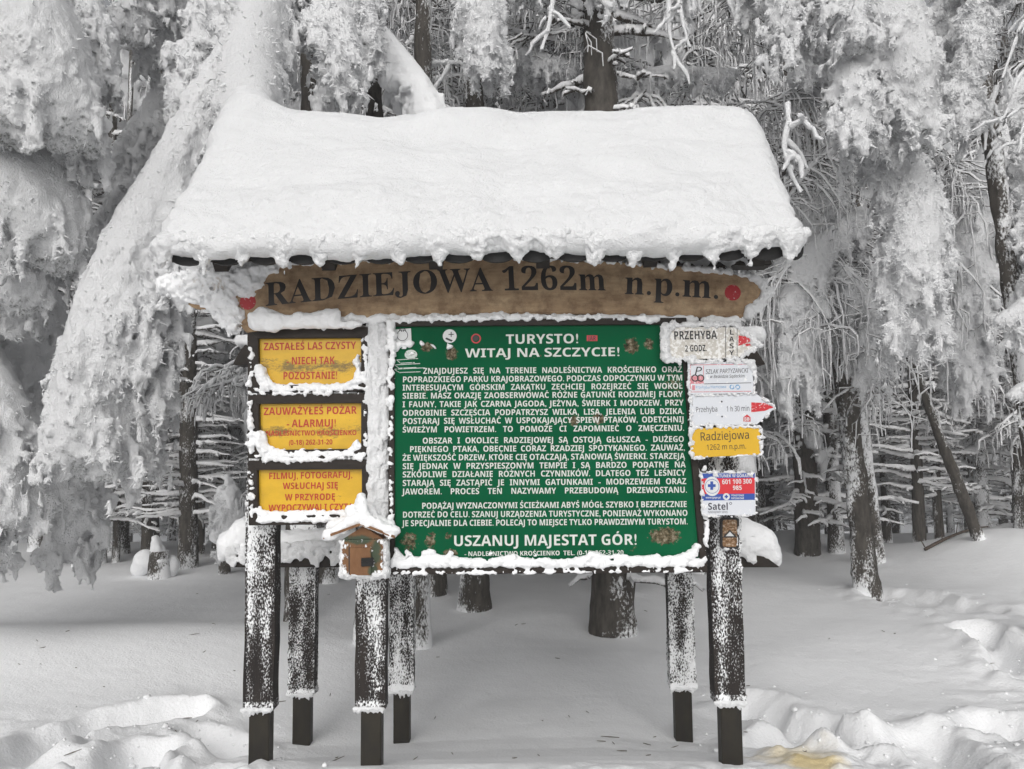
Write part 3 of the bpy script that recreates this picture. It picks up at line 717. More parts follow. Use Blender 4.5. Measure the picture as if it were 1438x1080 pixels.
L.line('ZASTAŁEŚ LAS CZYSTY', 'bold', (370, 492), (500, 490), YT, 10.5)
L.line('- NIECH TAK', 'bold', (402, 512), (470, 511), YT, 10.5); L.line('POZOSTANIE!', 'bold', (397, 533), (474, 532), YT, 10.5)
L.build('lettering', redink, yb1)
L = Letters()
L.line('ZAUWAŻYŁEŚ POŻAR', 'bold', (370, 583), (501, 581), YT, 10.5)
L.line('- ALARMUJ!', 'bold', (402, 600), (472, 599), YT, 10.5)
L.line('NADLEŚNICTWO KROŚCIENKO', 'bold', (373, 612), (501, 611), YT, 7); L.line('(0-18) 262-31-20', 'bold', (405, 625), (467, 624), YT, 7)
L.build('lettering', redink, yb2)
L = Letters()
L.line('FILMUJ, FOTOGRAFUJ,', 'bold', (377, 673), (495, 671), YT, 9); L.line('WSŁUCHAJ SIĘ', 'bold', (397, 687), (475, 686), YT, 9)
L.line('W PRZYRODĘ', 'bold', (400, 703), (471, 702), YT, 9); L.line('WYPOCZYWAJ I CZYTAJ', 'bold', (377, 718), (500, 716), YT, 9)
L.build('lettering', redink, yb3)
def snow_on(root, caps, edges, Y, seed, vox=.0062, mat=SNOW):
    S = Snow(vox, .012)
    for (x0, y0, x1, y1, r, *rest) in caps: S.cap(at(x0, y0, Y + (rest[0] if rest else 0)), at(x1, y1, Y + (rest[0] if rest else 0)), r)
    for j, (pts, r) in enumerate(edges): ragged(S, pts, r, Y - .004, .013, seed=seed + j)
    return link('snow_crust', S.mesh('snow_crust', [(.03, .008), (.011, .006)]), mat, root)
snow_on(yb1, [(364, 520, 372, 540, .030, .01), (372, 536, 388, 545, .022, .01), (388, 543, 490, 543, .015, .01), (490, 541, 505, 535, .020, .01), (502, 536, 504, 512, .016, .015), (500, 508, 503, 500, .009, .015), (360, 548, 515, 546, .010)],
    [([(350, 475), (352, 500), (350, 545)], [.008, .010, .012]), ([(510, 470), (512, 500), (511, 540)], [.005, .006, .008]), ([(360, 462), (440, 460), (514, 459)], [.004, .005, .004])], YS, 20)
snow_on(yb2, [(364, 612, 370, 632, .028, .01), (370, 630, 388, 637, .020, .01), (388, 636, 495, 636, .014, .01), (490, 634, 503, 626, .016, .012), (502, 624, 503, 618, .009, .012), (360, 641, 512, 639, .009)],
    [([(350, 565), (352, 600), (351, 640)], [.007, .008, .012]), ([(511, 562), (512, 600), (512, 630)], [.003, .004, .005]), ([(350, 553), (440, 552), (514, 551)], [.009, .009, .006])], YS, 30)
snow_on(yb3, [(362, 716, 372, 728, .018, .01), (372, 722, 440, 722, .014, .012), (440, 722, 500, 722, .013, .012), (496, 720, 508, 716, .014, .01), (362, 731, 512, 729, .012)],
    [([(351, 662), (353, 690), (351, 730)], [.006, .007, .010]), ([(350, 646), (440, 645), (514, 643)], [.010, .010, .008])], YS, 40)
# rime-filled strip of the second post between the boards
S = Snow(.007, .015)
for yy in range(448, 732, 5): S.cap(at(521 + rng.randn() * 1.2, yy, YS + .02), at(540 + rng.randn() * 1.2, yy + 2, YS + .03), .018 + .004 * rng.rand(), .020)
link('rime_crust', S.mesh('rime_crust', [((.02, .02, .05), .012), (.01, .004)]), RIME, shelter)

# ---- large green board
gm, nt, b = new_mat('green_enamel_sheet'); b.inputs['Roughness'].default_value = .5; b.inputs['Specular IOR Level'].default_value = .02
g1 = noise_node(nt, 2.5, 3, .5); g2 = noise_node(nt, 60, 5, .75); g3 = noise_node(nt, 5, 4, .6)
gc = ramp(nt, g1.outputs[0], [(.3, (.001, .075, .030)), (.7, (.003, .105, .042))])
tco = nt.nodes.new('ShaderNodeTexCoord')
msk = None
def spot(px, py, rx, rz, amt):
    global msk
    c = at(px, py, 3.5); mp = nt.nodes.new('ShaderNodeMapping'); mp.vector_type = 'TEXTURE'
    nt.links.new(tco.outputs['Object'], mp.inputs[0]); mp.inputs['Location'].default_value = (c[0] - GO[0], 0, c[2] - GO[2]); mp.inputs['Scale'].default_value = (rx / F0 * 3.5, 50, rz / F0 * 3.5)
    v = N(nt, 'ShaderNodeVectorMath', operation='LENGTH'); nt.links.new(mp.outputs[0], v.inputs[0])
    m_ = math_node(nt, 'MULTIPLY', math_node(nt, 'SUBTRACT', 1.0, math_node(nt, 'POWER', v.outputs['Value'], 2.0), True), amt)
    msk = m_ if msk is None else math_node(nt, 'MAXIMUM', msk, m_)
GO = np.array([0.0, 0, 0])
YG = 3.47
for q in [(933, 752, 34, 17, .50), (600, 488, 14, 10, .5), (634, 497, 13, 14, .5), (886, 486, 16, 18, .48), (910, 484, 12, 14, .42), (575, 760, 20, 22, .40), (605, 758, 14, 20, .40), (632, 777, 16, 10, .5), (945, 545, 28, 45, .31), (950, 470, 25, 20, .1), (600, 545, 18, 14, .28), (770, 500, 150, 8, .24), (930, 640, 16, 60, .22), (805, 590, 12, 12, .48), (840, 588, 13, 12, .5), (630, 752, 8, 10, .35), (895, 770, 40, 8, .25)]: spot(*q)
gv = math_node(nt, 'ADD', math_node(nt, 'ADD', math_node(nt, 'MULTIPLY', g2.outputs[0], .75), math_node(nt, 'MULTIPLY', g3.outputs[0], .0)), msk)
rw = ramp(nt, gv, [(.66, 0.0), (.70, 1.0)])
rust = ramp(nt, noise_node(nt, 45, 4, .7).outputs[0], [(.35, (.012, .022, .012)), (.5, (.11, .085, .05)), (.66, (.30, .27, .20))])
nt.links.new(mixc(nt, rw.outputs[0], gc.outputs[0], rust.outputs[0]), b.inputs['Base Color'])
gb, gp = frame_board('notice_board', 'large green tourist board with long white Polish text headed TURYSTO!', 'notice board',
    [(546, 449), (964, 446), (994, 804), (545, 807)], [(553, 458), (955, 455), (984, 795), (554, 798)], YG, pmat=gm, depth=.07, recess=.02)
gp.name = 'panel'
# object coordinates of the panel are relative to its root; keep the wear where it belongs
gp.data.transform(Matrix.Translation(gp.location)); gp.location = (0, 0, 0); gp.matrix_parent_inverse = Matrix.Identity(4)
_off = np.array(gb.location)
for n_ in nt.nodes:
    if n_.type == 'MAPPING' and n_.vector_type == 'TEXTURE':
        l_ = n_.inputs['Location'].default_value; n_.inputs['Location'].default_value = (l_[0] - _off[0], -_off[1] + 3.5, l_[2] - _off[2])
white = ink('white_lettering', (.62, .64, .60), .30, (.03, .12, .05), 45)
YL = YG + .0185
L = Letters()
L.line('TURYSTO!', 'bold', (710, 483), (813, 482), YL, 13.5); L.line('WITAJ NA SZCZYCIE!', 'bold', (653, 502), (871, 500), YL, 12.5)
lines = [('ZNAJDUJESZ SIĘ NA TERENIE NADLEŚNICTWA KROŚCIENKO ORAZ', 594, 525, 958), ('POPRADZKIEGO PARKU KRAJOBRAZOWEGO. PODCZAS ODPOCZYNKU W TYM', 565, 537, 959),
 ('INTERESUJĄCYM GÓRSKIM ZAKĄTKU ZECHCIEJ ROZEJRZEĆ SIĘ WOKÓŁ', 565, 548.5, 959), ('SIEBIE. MASZ OKAZJĘ ZAOBSERWOWAĆ RÓŻNE GATUNKI RODZIMEJ FLORY', 565, 560, 959),
 ('I FAUNY, TAKIE JAK CZARNA JAGODA, JEŻYNA, ŚWIERK I MODRZEW. PRZY', 565, 572, 960), ('ODROBINIE SZCZĘŚCIA PODPATRZYSZ WILKA, LISA, JELENIA LUB DZIKA.', 565, 584, 961),
 ('POSTARAJ SIĘ WSŁUCHAĆ W USPOKAJAJĄCY ŚPIEW PTAKÓW, ODETCHNIJ', 565, 595.5, 961), ('ŚWIEŻYM POWIETRZEM. TO POMOŻE CI ZAPOMNIEĆ O ZMĘCZENIU.', 565, 607.5, 961),
 ('OBSZAR I OKOLICE RADZIEJOWEJ SĄ OSTOJĄ GŁUSZCA - DUŻEGO', 593, 623, 961), ('PIĘKNEGO PTAKA, OBECNIE CORAZ RZADZIEJ SPOTYKANEGO. ZAUWAŻ,', 575, 635, 962),
 ('ŻE WIĘKSZOŚĆ DRZEW, KTÓRE CIĘ OTACZAJĄ, STANOWIĄ ŚWIERKI. STARZEJĄ', 565, 647, 962), ('SIĘ JEDNAK W PRZYSPIESZONYM TEMPIE I SĄ BARDZO PODATNE NA', 565, 659, 963),
 ('SZKODLIWE DZIAŁANIE RÓŻNYCH CZYNNIKÓW. DLATEGO TEŻ LEŚNICY', 565, 670.5, 963), ('STARAJĄ SIĘ ZASTĄPIĆ JE INNYMI GATUNKAMI - MODRZEWIEM ORAZ', 565, 682.5, 964),
 ('JAWOREM. PROCES TEN NAZYWAMY PRZEBUDOWĄ DRZEWOSTANU.', 565, 694.5, 965), ('PODĄŻAJ WYZNACZONYMI ŚCIEŻKAMI ABYŚ MÓGŁ SZYBKO I BEZPIECZNIE', 592, 714.5, 965),
 ('DOTRZEĆ DO CELU. SZANUJ URZĄDZENIA TURYSTYCZNE, PONIEWAŻ WYKONANO', 565, 727, 966), ('JE SPECJALNIE DLA CIEBIE. POLECAJ TO MIEJSCE TYLKO PRAWDZIWYM TURYSTOM.', 565, 739, 966)]
for t, x0, y, x1 in lines: L.line(t, 'bold', (x0, y), (x1, y - 2.6 * (x1 - x0) / 400), YL, 8.2, justify=True, squeeze=.93)
L.line('USZANUJ MAJESTAT GÓR!', 'bold', (636, 767), (895, 765), YL, 14.5)
L.line('- NADLEŚNICTWO KROŚCIENKO  TEL. (0-18) 262-31-20', 'bold', (652, 781), (876, 779), YL, 6.2)
L.build('lettering', white, gb)
# stickers on the green sheet
sw = ink('sticker_white', (.66, .67, .67), .33, (.35, .38, .36), 60); sk = ink('sticker_black', (.02, .02, .022)); sr_ = ink('sticker_red', (.50, .03, .04))
L = Letters(); L.poly([(554, 482), (578, 480), (577, 461), (553, 463)], YL - .001); L.disc((631.5, 472), 9.8, YL - .001, 24)
st1 = L.build('sticker', sw, gb, 'white paper stickers, one square and one round')
L = Letters(); L.ring((565, 471), 7.2, 8, YL - .002); L.line('^^', 'bold', (559, 470), (571, 470), YL - .002, 10); L.line('+', 'bold', (629, 475), (638, 475), YL - .002, 11)
L.poly([(625, 476), (634, 480), (636, 478), (627, 474)], YL - .002); L.disc((668, 475), 4, YL - .002)
L.build('sticker_print', sk, gb)
L = Letters(); L.ring((668.5, 475.5), 5.2, 7, YL - .002); L.poly([(824, 479), (839, 479), (839, 471), (824, 471)], YL - .001); L.build('sticker_print', sr_, gb)
L = Letters(); L.line('JAR', 'bold', (826, 478), (837, 478), YL - .002, 6); L.build('sticker_print', sk, gb)
wl = ink('faded_white_print', (.55, .60, .56), .4, (.02, .12, .05), 80)
L = Letters()
for k_, (cx, cy, wd) in enumerate([(572, 507, 15), (572, 514, 18), (575, 520, 22)]):
    L.poly([(cx - wd, cy - 1), (cx + wd, cy - 3), (cx + wd, cy - 4), (cx - wd, cy - 2)], YL - .001 - .0004 * k_); L.poly([(cx - wd, cy - 1), (cx - wd * .6, cy + 4), (cx - wd * .55, cy + 4), (cx - wd + 1.5, cy - 1)], YL - .0012 - .0004 * k_)
    L.poly([(cx - wd * .6, cy + 3.6), (cx + wd * .7, cy + 2.6), (cx + wd * .7, cy + 1.6), (cx - wd * .6, cy + 2.6)], YL - .0014 - .0004 * k_)
L.disc((577, 498), 9, YL - .001, 16, 7)
L.build('sticker_print', wl, gb)
snow_on(gb, [(552, 792, 985, 790, .020, .006), (556, 784, 600, 788, .020, .006), (600, 786, 640, 788, .022, .006), (640, 789, 690, 788, .012), (715, 787, 722, 781, .012), (690, 787, 770, 788, .012), (811, 788, 830, 781, .016), (830, 781, 880, 782, .014), (880, 786, 940, 786, .020, .006), (950, 788, 975, 776, .026, .006), (975, 774, 980, 768, .014), (596, 776, 606, 775, .010), (571, 776, 577, 779, .009), (556, 770, 560, 780, .012), (545, 760, 548, 745, .010), (628, 783, 634, 776, .009), (750, 782, 753, 779, .005), (688, 779, 691, 776, .004), (870, 778, 876, 779, .006), (558, 485, 575, 482, .016, .012), (553, 492, 560, 486, .010, .01), (573, 498, 582, 497, .008, .012), (592, 482, 594, 484, .007, .012), (606, 484, 609, 486, .007, .012), (630, 488, 638, 486, .009, .012)],
    [([(548, 456), (549, 500), (547, 560), (548, 700), (547, 745)], [.018, .016, .008, .006, .008]), ([(550, 449), (700, 446), (850, 446), (930, 448)], [.010, .009, .010, .012]),
     ([(988, 650), (991, 720), (992, 790)], [.005, .006, .008]), ([(548, 805), (700, 804), (850, 803), (990, 801)], [.005, .004, .005, .005])], YG, 50)

# ---- trail signs on the right post
YP = 3.44
def plate(name, label, px, Y, mat, th=.008, cat='sign', group=None):
    root = empty(name, at(sum(p[0] for p in px) / len(px), max(p[1] for p in px), Y), label, cat, group)
    return root, link('plate', prism(pxpoly(px, Y), th), mat, root)
gs = 'trail signs on the right front post'
cream = ink('weathered_cream_enamel', (.55, .52, .47), .48, (.80, .79, .77), 55); swhite = ink('white_enamel', (.64, .66, .70), .36, (.8, .8, .8), 40)
black = ink('black_print', (.015, .015, .017)); redp = ink('red_print', (.55, .015, .025), .40, (.8, .72, .72), 110); bluep = ink('blue_print', (.02, .07, .33))
def rim(root, pts, r, Y, seed=0, extra=()):
    S = Snow(.0045, .008); ragged(S, pts, r, Y, .010, seed=seed)
    for (x0, y0, x1, y1, rr_) in extra: S.cap(at(x0, y0, Y), at(x1, y1, Y), rr_)
    link('rime_edge', S.mesh('rime_edge', [(.014, .005), (.008, .004)]), RIME, root)
s1, _ = plate('trail_sign', 'weathered cream sign reading PRZEHYBA 2 GODZ. with a red arrow tip', [(930, 505), (1035, 503), (1052, 494), (1067, 484), (1052, 473), (1035, 460), (930, 458)], YP, cream, group=gs)
L = Letters(); y_ = YP - .001
L.line('PRZEHYBA', 'bold', (946, 477), (1007, 476), y_, 12); L.line('2 GODZ.', 'bold', (962, 494), (993, 493), y_, 9)
for j, c in enumerate('LASY'): L.line(c, 'bold', (1024, 470 + j * 9.6), (1031, 470 + j * 9.6), y_, 7)
L.poly([(1018.7, 503), (1019.6, 503), (1019.6, 459), (1018.7, 459)], y_); L.poly([(1034.8, 502), (1035.5, 502), (1035.5, 461), (1034.8, 461)], y_); L.build('lettering', black, s1)
L = Letters(); L.poly([(1037, 486), (1052, 480), (1058, 478), (1050, 473), (1037, 471)], y_); L.poly([(1045, 487), (1058, 484), (1057, 481), (1047, 483)], y_ - .0004); L.build('arrow_print', redp, s1)
rim(s1, [(1055, 480), (1067, 484), (1052, 494), (1035, 504), (985, 507), (935, 504), (932, 480), (934, 458), (985, 455), (1030, 456), (1055, 474)], [.008, .014, .012, .010, .006, .018, .016, .018, .012, .012, .010], YP, 70, [(934, 462, 934, 500, .022), (960, 503, 975, 501, .010), (1052, 470, 1064, 482, .012)])
s2, _ = plate('trail_sign', 'white sign with anchor emblem reading SZLAK PARTYZANCKI, below the cream sign', [(967, 554), (1058, 552), (1057, 508), (966, 509)], YP, swhite, group=gs)
L = Letters(); y_ = YP - .001
L.line('SZLAK PARTYZANCKI', 'ital', (991, 525), (1051, 523), y_, 6.2); L.line('w Beskidzie Sądeckim', 'ital', (997, 531), (1046, 530), y_, 4.4); L.line('P', 'ital', (975, 526), (986, 526), y_, 11)
L.poly([(989, 539.5), (1055, 538), (1055, 537.2), (989, 538.7)], y_)
L.ring((976, 531), 3.6, 5.2, y_, 16); L.ring((984, 531), 3.6, 5.2, y_ - .0003, 16); L.build('lettering', black, s2)
L = Letters(); pk = [(970, 539), (988, 539), (988, 528), (970, 528)]; L.poly(pk, YP - .0005)
L.poly([(970, 550), (1055, 549), (1055, 550), (970, 551)], YP - .0006); L.poly([(970, 512), (1055, 511), (1055, 512), (970, 513)], YP - .0006); L.poly([(969, 551), (970, 551), (970, 512), (969, 512)], YP - .0007); L.poly([(987.4, 539), (988.3, 539), (988.3, 514), (987.4, 514)], YP - .0008)
L.poly([(972, 548), (976, 548), (976, 541), (972, 541)], YP - .0005); L.build('red_print', ink('pink_print', (.60, .22, .25), .4, (.7, .68, .7), 80), s2)
L = Letters(); L.ring((1028, 543.5), 2, 3.6, y_, 12); L.ring((1036, 543.5), 2, 3.6, y_ - .0003, 12); L.line('Przehyba Niemcowa', 'sans', (977, 546), (1020, 545), y_, 4); L.build('blue_print', ink('pale_blue_print', (.12, .32, .55), .42, (.7, .72, .76), 90), s2)
rim(s2, [(968, 512), (966, 540), (968, 555), (1010, 555), (1058, 553), (1059, 530), (1057, 509), (1010, 508), (970, 509)], [.006, .007, .006, .004, .006, .007, .010, .006, .004], YP, 71, [(1052, 510, 1058, 516, .014), (1046, 508, 1056, 508, .010)])
s3, _ = plate('trail_sign', 'white arrow sign reading Przehyba 1 h 30 min with a red tip', [(969, 598), (1063, 596), (1089, 572), (1062, 553), (969, 555)], YP + .002, swhite, group=gs)
L = Letters(); y_ = YP + .001
L.line('Przehyba', 'sans', (977, 579), (1008, 578), y_, 7.5); L.line('1 h 30 min', 'sans', (1020, 578), (1053, 577), y_, 7.5); L.disc((1013.5, 564), 1.4, y_, 8); L.disc((1014, 585), 1.4, y_, 8)
L.build('lettering', ink('grey_print', (.07, .07, .08)), s3)
L = Letters(); L.poly([(1055, 579), (1074, 577), (1087, 572), (1074, 566), (1055, 565)], y_); L.poly([(1044, 592), (1054, 592), (1054, 586), (1049, 582), (1044, 586)], y_); L.build('arrow_print', redp, s3)
L = Letters(); L.line('EB', 'bold', (1045, 591), (1053, 591), y_ - .0008, 5); L.build('lettering', sw, s3)
rim(s3, [(970, 556), (970, 597), (1030, 598), (1063, 596), (1089, 572), (1063, 553)], [.005, .006, .003, .006, .006, .006], YP, 72)
s4, _ = plate('summit_sign', 'bright yellow plate reading Radziejowa 1262 m n.p.m.', [(971, 643), (1069, 638), (1067, 598), (968, 602)], YP - .004, ink('signal_yellow_enamel', (.66, .39, .012)), group=gs)
L = Letters(); L.line('Radziejowa', 'sans', (983, 619), (1053, 616), YP - .005, 11.5); L.line('1262 m n.p.m.', 'sans', (992, 632), (1048, 630), YP - .005, 7.5); L.build('lettering', black, s4)
rim(s4, [(969, 602), (971, 643), (1020, 641), (1069, 639), (1067, 599), (1020, 599), (969, 601)], [.009, .009, .003, .007, .010, .006, .005], YP - .003, 73)
s5, _ = plate('rescue_sign', 'blue, red and white mountain rescue sign with emergency numbers 601 100 300 and 985', [(986, 724), (1061, 723), (1061, 664), (984, 664)], YP, swhite, group=gs)
L = Letters(); y_ = YP - .0008
L.poly([(986, 703), (1060, 702), (1060, 693), (986, 694)], y_); L.poly([(985, 672), (1060, 671), (1060, 664.5), (984.5, 665)], y_); L.build('blue_print', bluep, s5)
L = Letters(); L.poly([(986, 694), (1060, 693), (1060, 671), (985, 672)], y_); L.build('red_print', ink('rescue_red', (.60, .02, .03)), s5)
L = Letters(); y_ = YP - .0016
L.disc((1000, 683), 11, y_, 24, 13.5); L.line('601 100 300', 'bold', (1014, 680), (1056, 679), y_, 6.5); L.line('985', 'bold', (1029, 688), (1042, 688), y_, 6); L.line('RATUNEK W GÓRACH', 'bold', (1003, 670.5), (1056, 670), y_, 4.2)
L.disc((1020, 697.5), 4.8, y_, 16); L.line('POGOTOWIE', 'bold', (1027, 697), (1045, 697), y_, 2.6); L.line('RATUNKOWE', 'bold', (1027, 701), (1045, 701), y_, 2.6); L.line('www.gopr.pl', 'bold', (991, 700), (1012, 700), y_, 2.6); L.build('white_print', sw, s5)
L = Letters(); y_ = YP - .0024
L.poly([(997.5, 688), (1001.5, 688), (1001.5, 676), (997.5, 676)], y_); L.poly([(994, 684), (1005, 684), (1005, 680), (994, 680)], y_ - .0003); L.ring((1000, 683), 9.3, 9.9, y_, 24)
L.poly([(1019, 700), (1021, 700), (1021, 695), (1019, 695)], y_); L.poly([(1017.5, 698.5), (1022.5, 698.5), (1022.5, 696.5), (1017.5, 696.5)], y_ - .0003); L.build('cross_print', bluep, s5)
L = Letters(); y_ = YP - .0008; L.line('Satel', 'bold', (994, 716), (1023, 716), y_, 9.5); L.ring((1026, 707), 1.2, 1.9, y_, 10); L.line('NADAJEMY SENS', 'sans', (994, 720.5), (1022, 720.5), y_, 2.8)
L.build('lettering', ink('dark_grey_print', (.03, .03, .045)), s5)
L = Letters(); L.poly([(1061.2, 723), (1063, 723), (1063, 664), (1061.2, 664)], YP - .001); L.build('plate_edge', black, s5)
rim(s5, [(985, 664), (986, 724), (1025, 725), (1061, 723), (1062, 690), (1061, 664), (1020, 663), (986, 664)], [.005, .006, .003, .004, .002, .003, .005, .004], YP, 74, [(1003, 668, 1008, 668, .004), (1040, 676, 1043, 676, .003), (1050, 666, 1056, 668, .005)])
# small rounded plaque with a mountain picture
pm, nt, b = new_mat('bronze_plaque'); b.inputs['Roughness'].default_value = .4; b.inputs['Metallic'].default_value = .3
nt.links.new(ramp(nt, noise_node(nt, 60, 5, .7, sc3=(1, 1, 1.3)).outputs[0], [(.35, (.05, .025, .01)), (.5, (.24, .12, .045)), (.68, (.62, .55, .45))]).outputs[0], b.inputs['Base Color'])
def rrect(x0, y0, x1, y1, r, n=5):
    out = []
    for cx, cy, a in ((x0 + r, y1 - r, 180), (x1 - r, y1 - r, 270), (x1 - r, y0 + r, 0), (x0 + r, y0 + r, 90)):
        for i in range(n): t = math.radians(a + 90 * i / (n - 1)); out.append((cx + r * math.cos(t), cy - r * math.sin(t)))
    return out
s6, _ = plate('plaque', 'small rounded brown plaque with a mountain emblem, low on the right post', rrect(1012, 727, 1038, 771, 4), YP + .13, ink('black_plaque_frame', (.012, .010, .010)), .018, 'plaque')
link('picture', prism(pxpoly(rrect(1015, 730, 1035, 768, 3), YP + .127), .003), pm, s6)
L = Letters(); L.poly([(1014, 755), (1036, 755), (1025, 744)], YP + .1255); L.poly([(1015.5, 750.5), (1034.5, 750.5), (1034.5, 749.5), (1015.5, 749.5)], YP + .125); L.build('emblem', black, s6)
L = Letters(); L.poly([(1019, 753), (1031, 753), (1025, 746.5)], YP + .1245); L.build('emblem_snow', sw, s6)
rim(s6, [(1014, 770), (1026, 772), (1037, 769)], [.006, .006, .007], YP + .13, 75, [(1035, 766, 1037, 740, .003)])

# ---- little wooden house on the second post
YH = 3.36
hm = rimed('painted_brown_boards', (.16, .075, .035), (.24, .125, .06), 130, .10, wscale=26)
nt = hm.node_tree; b = nt.nodes['Principled BSDF']; old = b.inputs['Base Color'].links[0].from_node
# faded green garland painted round the gable and the right side
house = empty('wooden_box_house', at(509, 810, YH), 'small brown wooden house box with green garland paint and snowy roof on the second post', 'box')
tcg = nt.nodes.new('ShaderNodeTexCoord'); gmask = None
hl = np.array(house.location)
for (px, py, rx, rz) in ((505, 758, 26, 9), (484, 757, 10, 7), (528, 776, 10, 26), (524, 800, 8, 14)):
    c = at(px, py, YH); mpg = nt.nodes.new('ShaderNodeMapping'); mpg.vector_type = 'TEXTURE'; nt.links.new(tcg.outputs['Object'], mpg.inputs[0])
    mpg.inputs['Location'].default_value = (c[0], c[1], c[2]); mpg.inputs['Scale'].default_value = (rx / F0 * YH, 5, rz / F0 * YH)
    v = N(nt, 'ShaderNodeVectorMath', operation='LENGTH'); nt.links.new(mpg.outputs[0], v.inputs[0]); m_ = math_node(nt, 'SUBTRACT', 1.35, v.outputs['Value'], True)
    gmask = m_ if gmask is None else math_node(nt, 'MAXIMUM', gmask, m_)
gn = noise_node(nt, 45, 4, .7); gf = ramp(nt, math_node(nt, 'MULTIPLY', gmask, math_node(nt, 'ADD', gn.outputs[0], .25)), [(.38, 0.0), (.62, .85)])
inA = [s for s in old.inputs if s.name == 'A' and s.is_linked][0]; srcl = inA.links[0].from_socket
nt.links.new(mixc(nt, gf.outputs[0], srcl, (.035, .075, .05)), inA)
hx0, hx1 = at(481, 790, YH)[0], at(538, 790, YH)[0]; hz0, hz1 = at(509, 808, YH)[2], at(509, 757, YH)[2]; hzp = at(506, 739, YH)[2]
def hcover(V, n): 
    u = np.abs((V[:, 0] - (hx0 + hx1) / 2) / ((hx1 - hx0) / 2))
    return speckle(V + 31, .22 + .5 * np.clip(u - .72, 0, 1) * 2 + .3 * (V[:, 2] < hz0 + .02), .010, .05)
link('body', rimed_box('body', hx0, hx1, YH, YH + .17, hz0, hz1 - .002, hcover, .004, .004), hm, house, loc=-np.array(house.location))
gab = link('gable', prism([(hx0, YH + .001, hz1), (hx1, YH + .001, hz1), ((hx0 + hx1) / 2, YH + .001, hzp)], .16), hm, house)
a_ = gab.data.attributes.new('snow', 'FLOAT', 'POINT'); a_.data.foreach_set('value', [.18] * len(gab.data.vertices))
doorp = [(491, 808), (521, 808), (521, 769), (491, 769)]
dr = link('door', prism(pxpoly(doorp, YH - .014), .011, .002), hm, house); a_ = dr.data.attributes.new('snow', 'FLOAT', 'POINT'); a_.data.foreach_set('value', [.22] * len(dr.data.vertices))
L = Letters(); L.poly([(489.6, 809), (491.2, 809), (491.2, 768), (489.6, 768)], YH - .006); L.build('door_gap', black, house)
ironm = plain('black_iron', (.012, .012, .012), (.006, .006, .006), 40, rough=.45)
lk = link('hasp', prism(pxpoly([(507, 796), (524, 795), (524, 783), (507, 784)], YH - .024), .010, .002), ironm, house)
link('padlock_bar', prism(pxpoly([(507, 790.5), (526, 790), (526, 788), (507, 788.5)], YH - .030), .005), ironm, lk, loc=(0, 0, 0))
for sgn in (-1, 1):
    xe = at(457 if sgn < 0 else 556, 755, YH)[0]; ze = at(500, 755, YH)[2]; xm = (hx0 + hx1) / 2
    pts = [(xe, YH - .04, ze), (xm, YH - .04, hzp + .008), (xm, YH - .04, hzp + .020), (xe, YH - .04, ze + .012)]
    if sgn > 0: pts = pts[::-1]
    link('roof_board', prism(pts, .25), hm, house)
for o_ in house.children:
    if o_.name.startswith('roof_board'):
        a_ = o_.data.attributes.new('snow', 'FLOAT', 'POINT'); a_.data.foreach_set('value', [.25] * len(o_.data.vertices))
S = Snow(.006, .03)
for (x0, y0, x1, y1, r, dy) in [(462, 750, 503, 727, .026, -.015), (505, 727, 548, 747, .026, -.015), (466, 742, 505, 722, .03, .08), (505, 722, 545, 740, .03, .08), (500, 722, 508, 712, .026, .0), (507, 712, 508, 699, .014, .02), (508, 700, 508, 696, .006, .02), (520, 715, 526, 735, .022, .10), (460, 753, 466, 752, .016, -.02), (548, 748, 555, 745, .018, -.02), (490, 716, 500, 725, .02, .02)]:
    S.cap(at(x0, y0, YH + dy), at(x1, y1, YH + dy), r)
link('roof_snow', S.mesh('roof_snow', [(.05, .010), (.014, .005)]), SNOW, house)
S = Snow(.005, .01)
for yy in np.arange(760, 808, 2.5): S.cap(at(480, yy, YH + .01), at(481, yy + 2, YH + .02), .007 + .004 * rng.rand()); S.cap(at(541, yy, YH + .02), at(543, yy + 2, YH + .09), .008 + .005 * rng.rand())
for xx in np.arange(482, 540, 3): S.cap(at(xx, 808, YH + .0), at(xx, 809 + rng.rand() * 3, YH + .02), .008)
link('rime_edge', S.mesh('rime_edge', [(.014, .007)]), RIME, house)

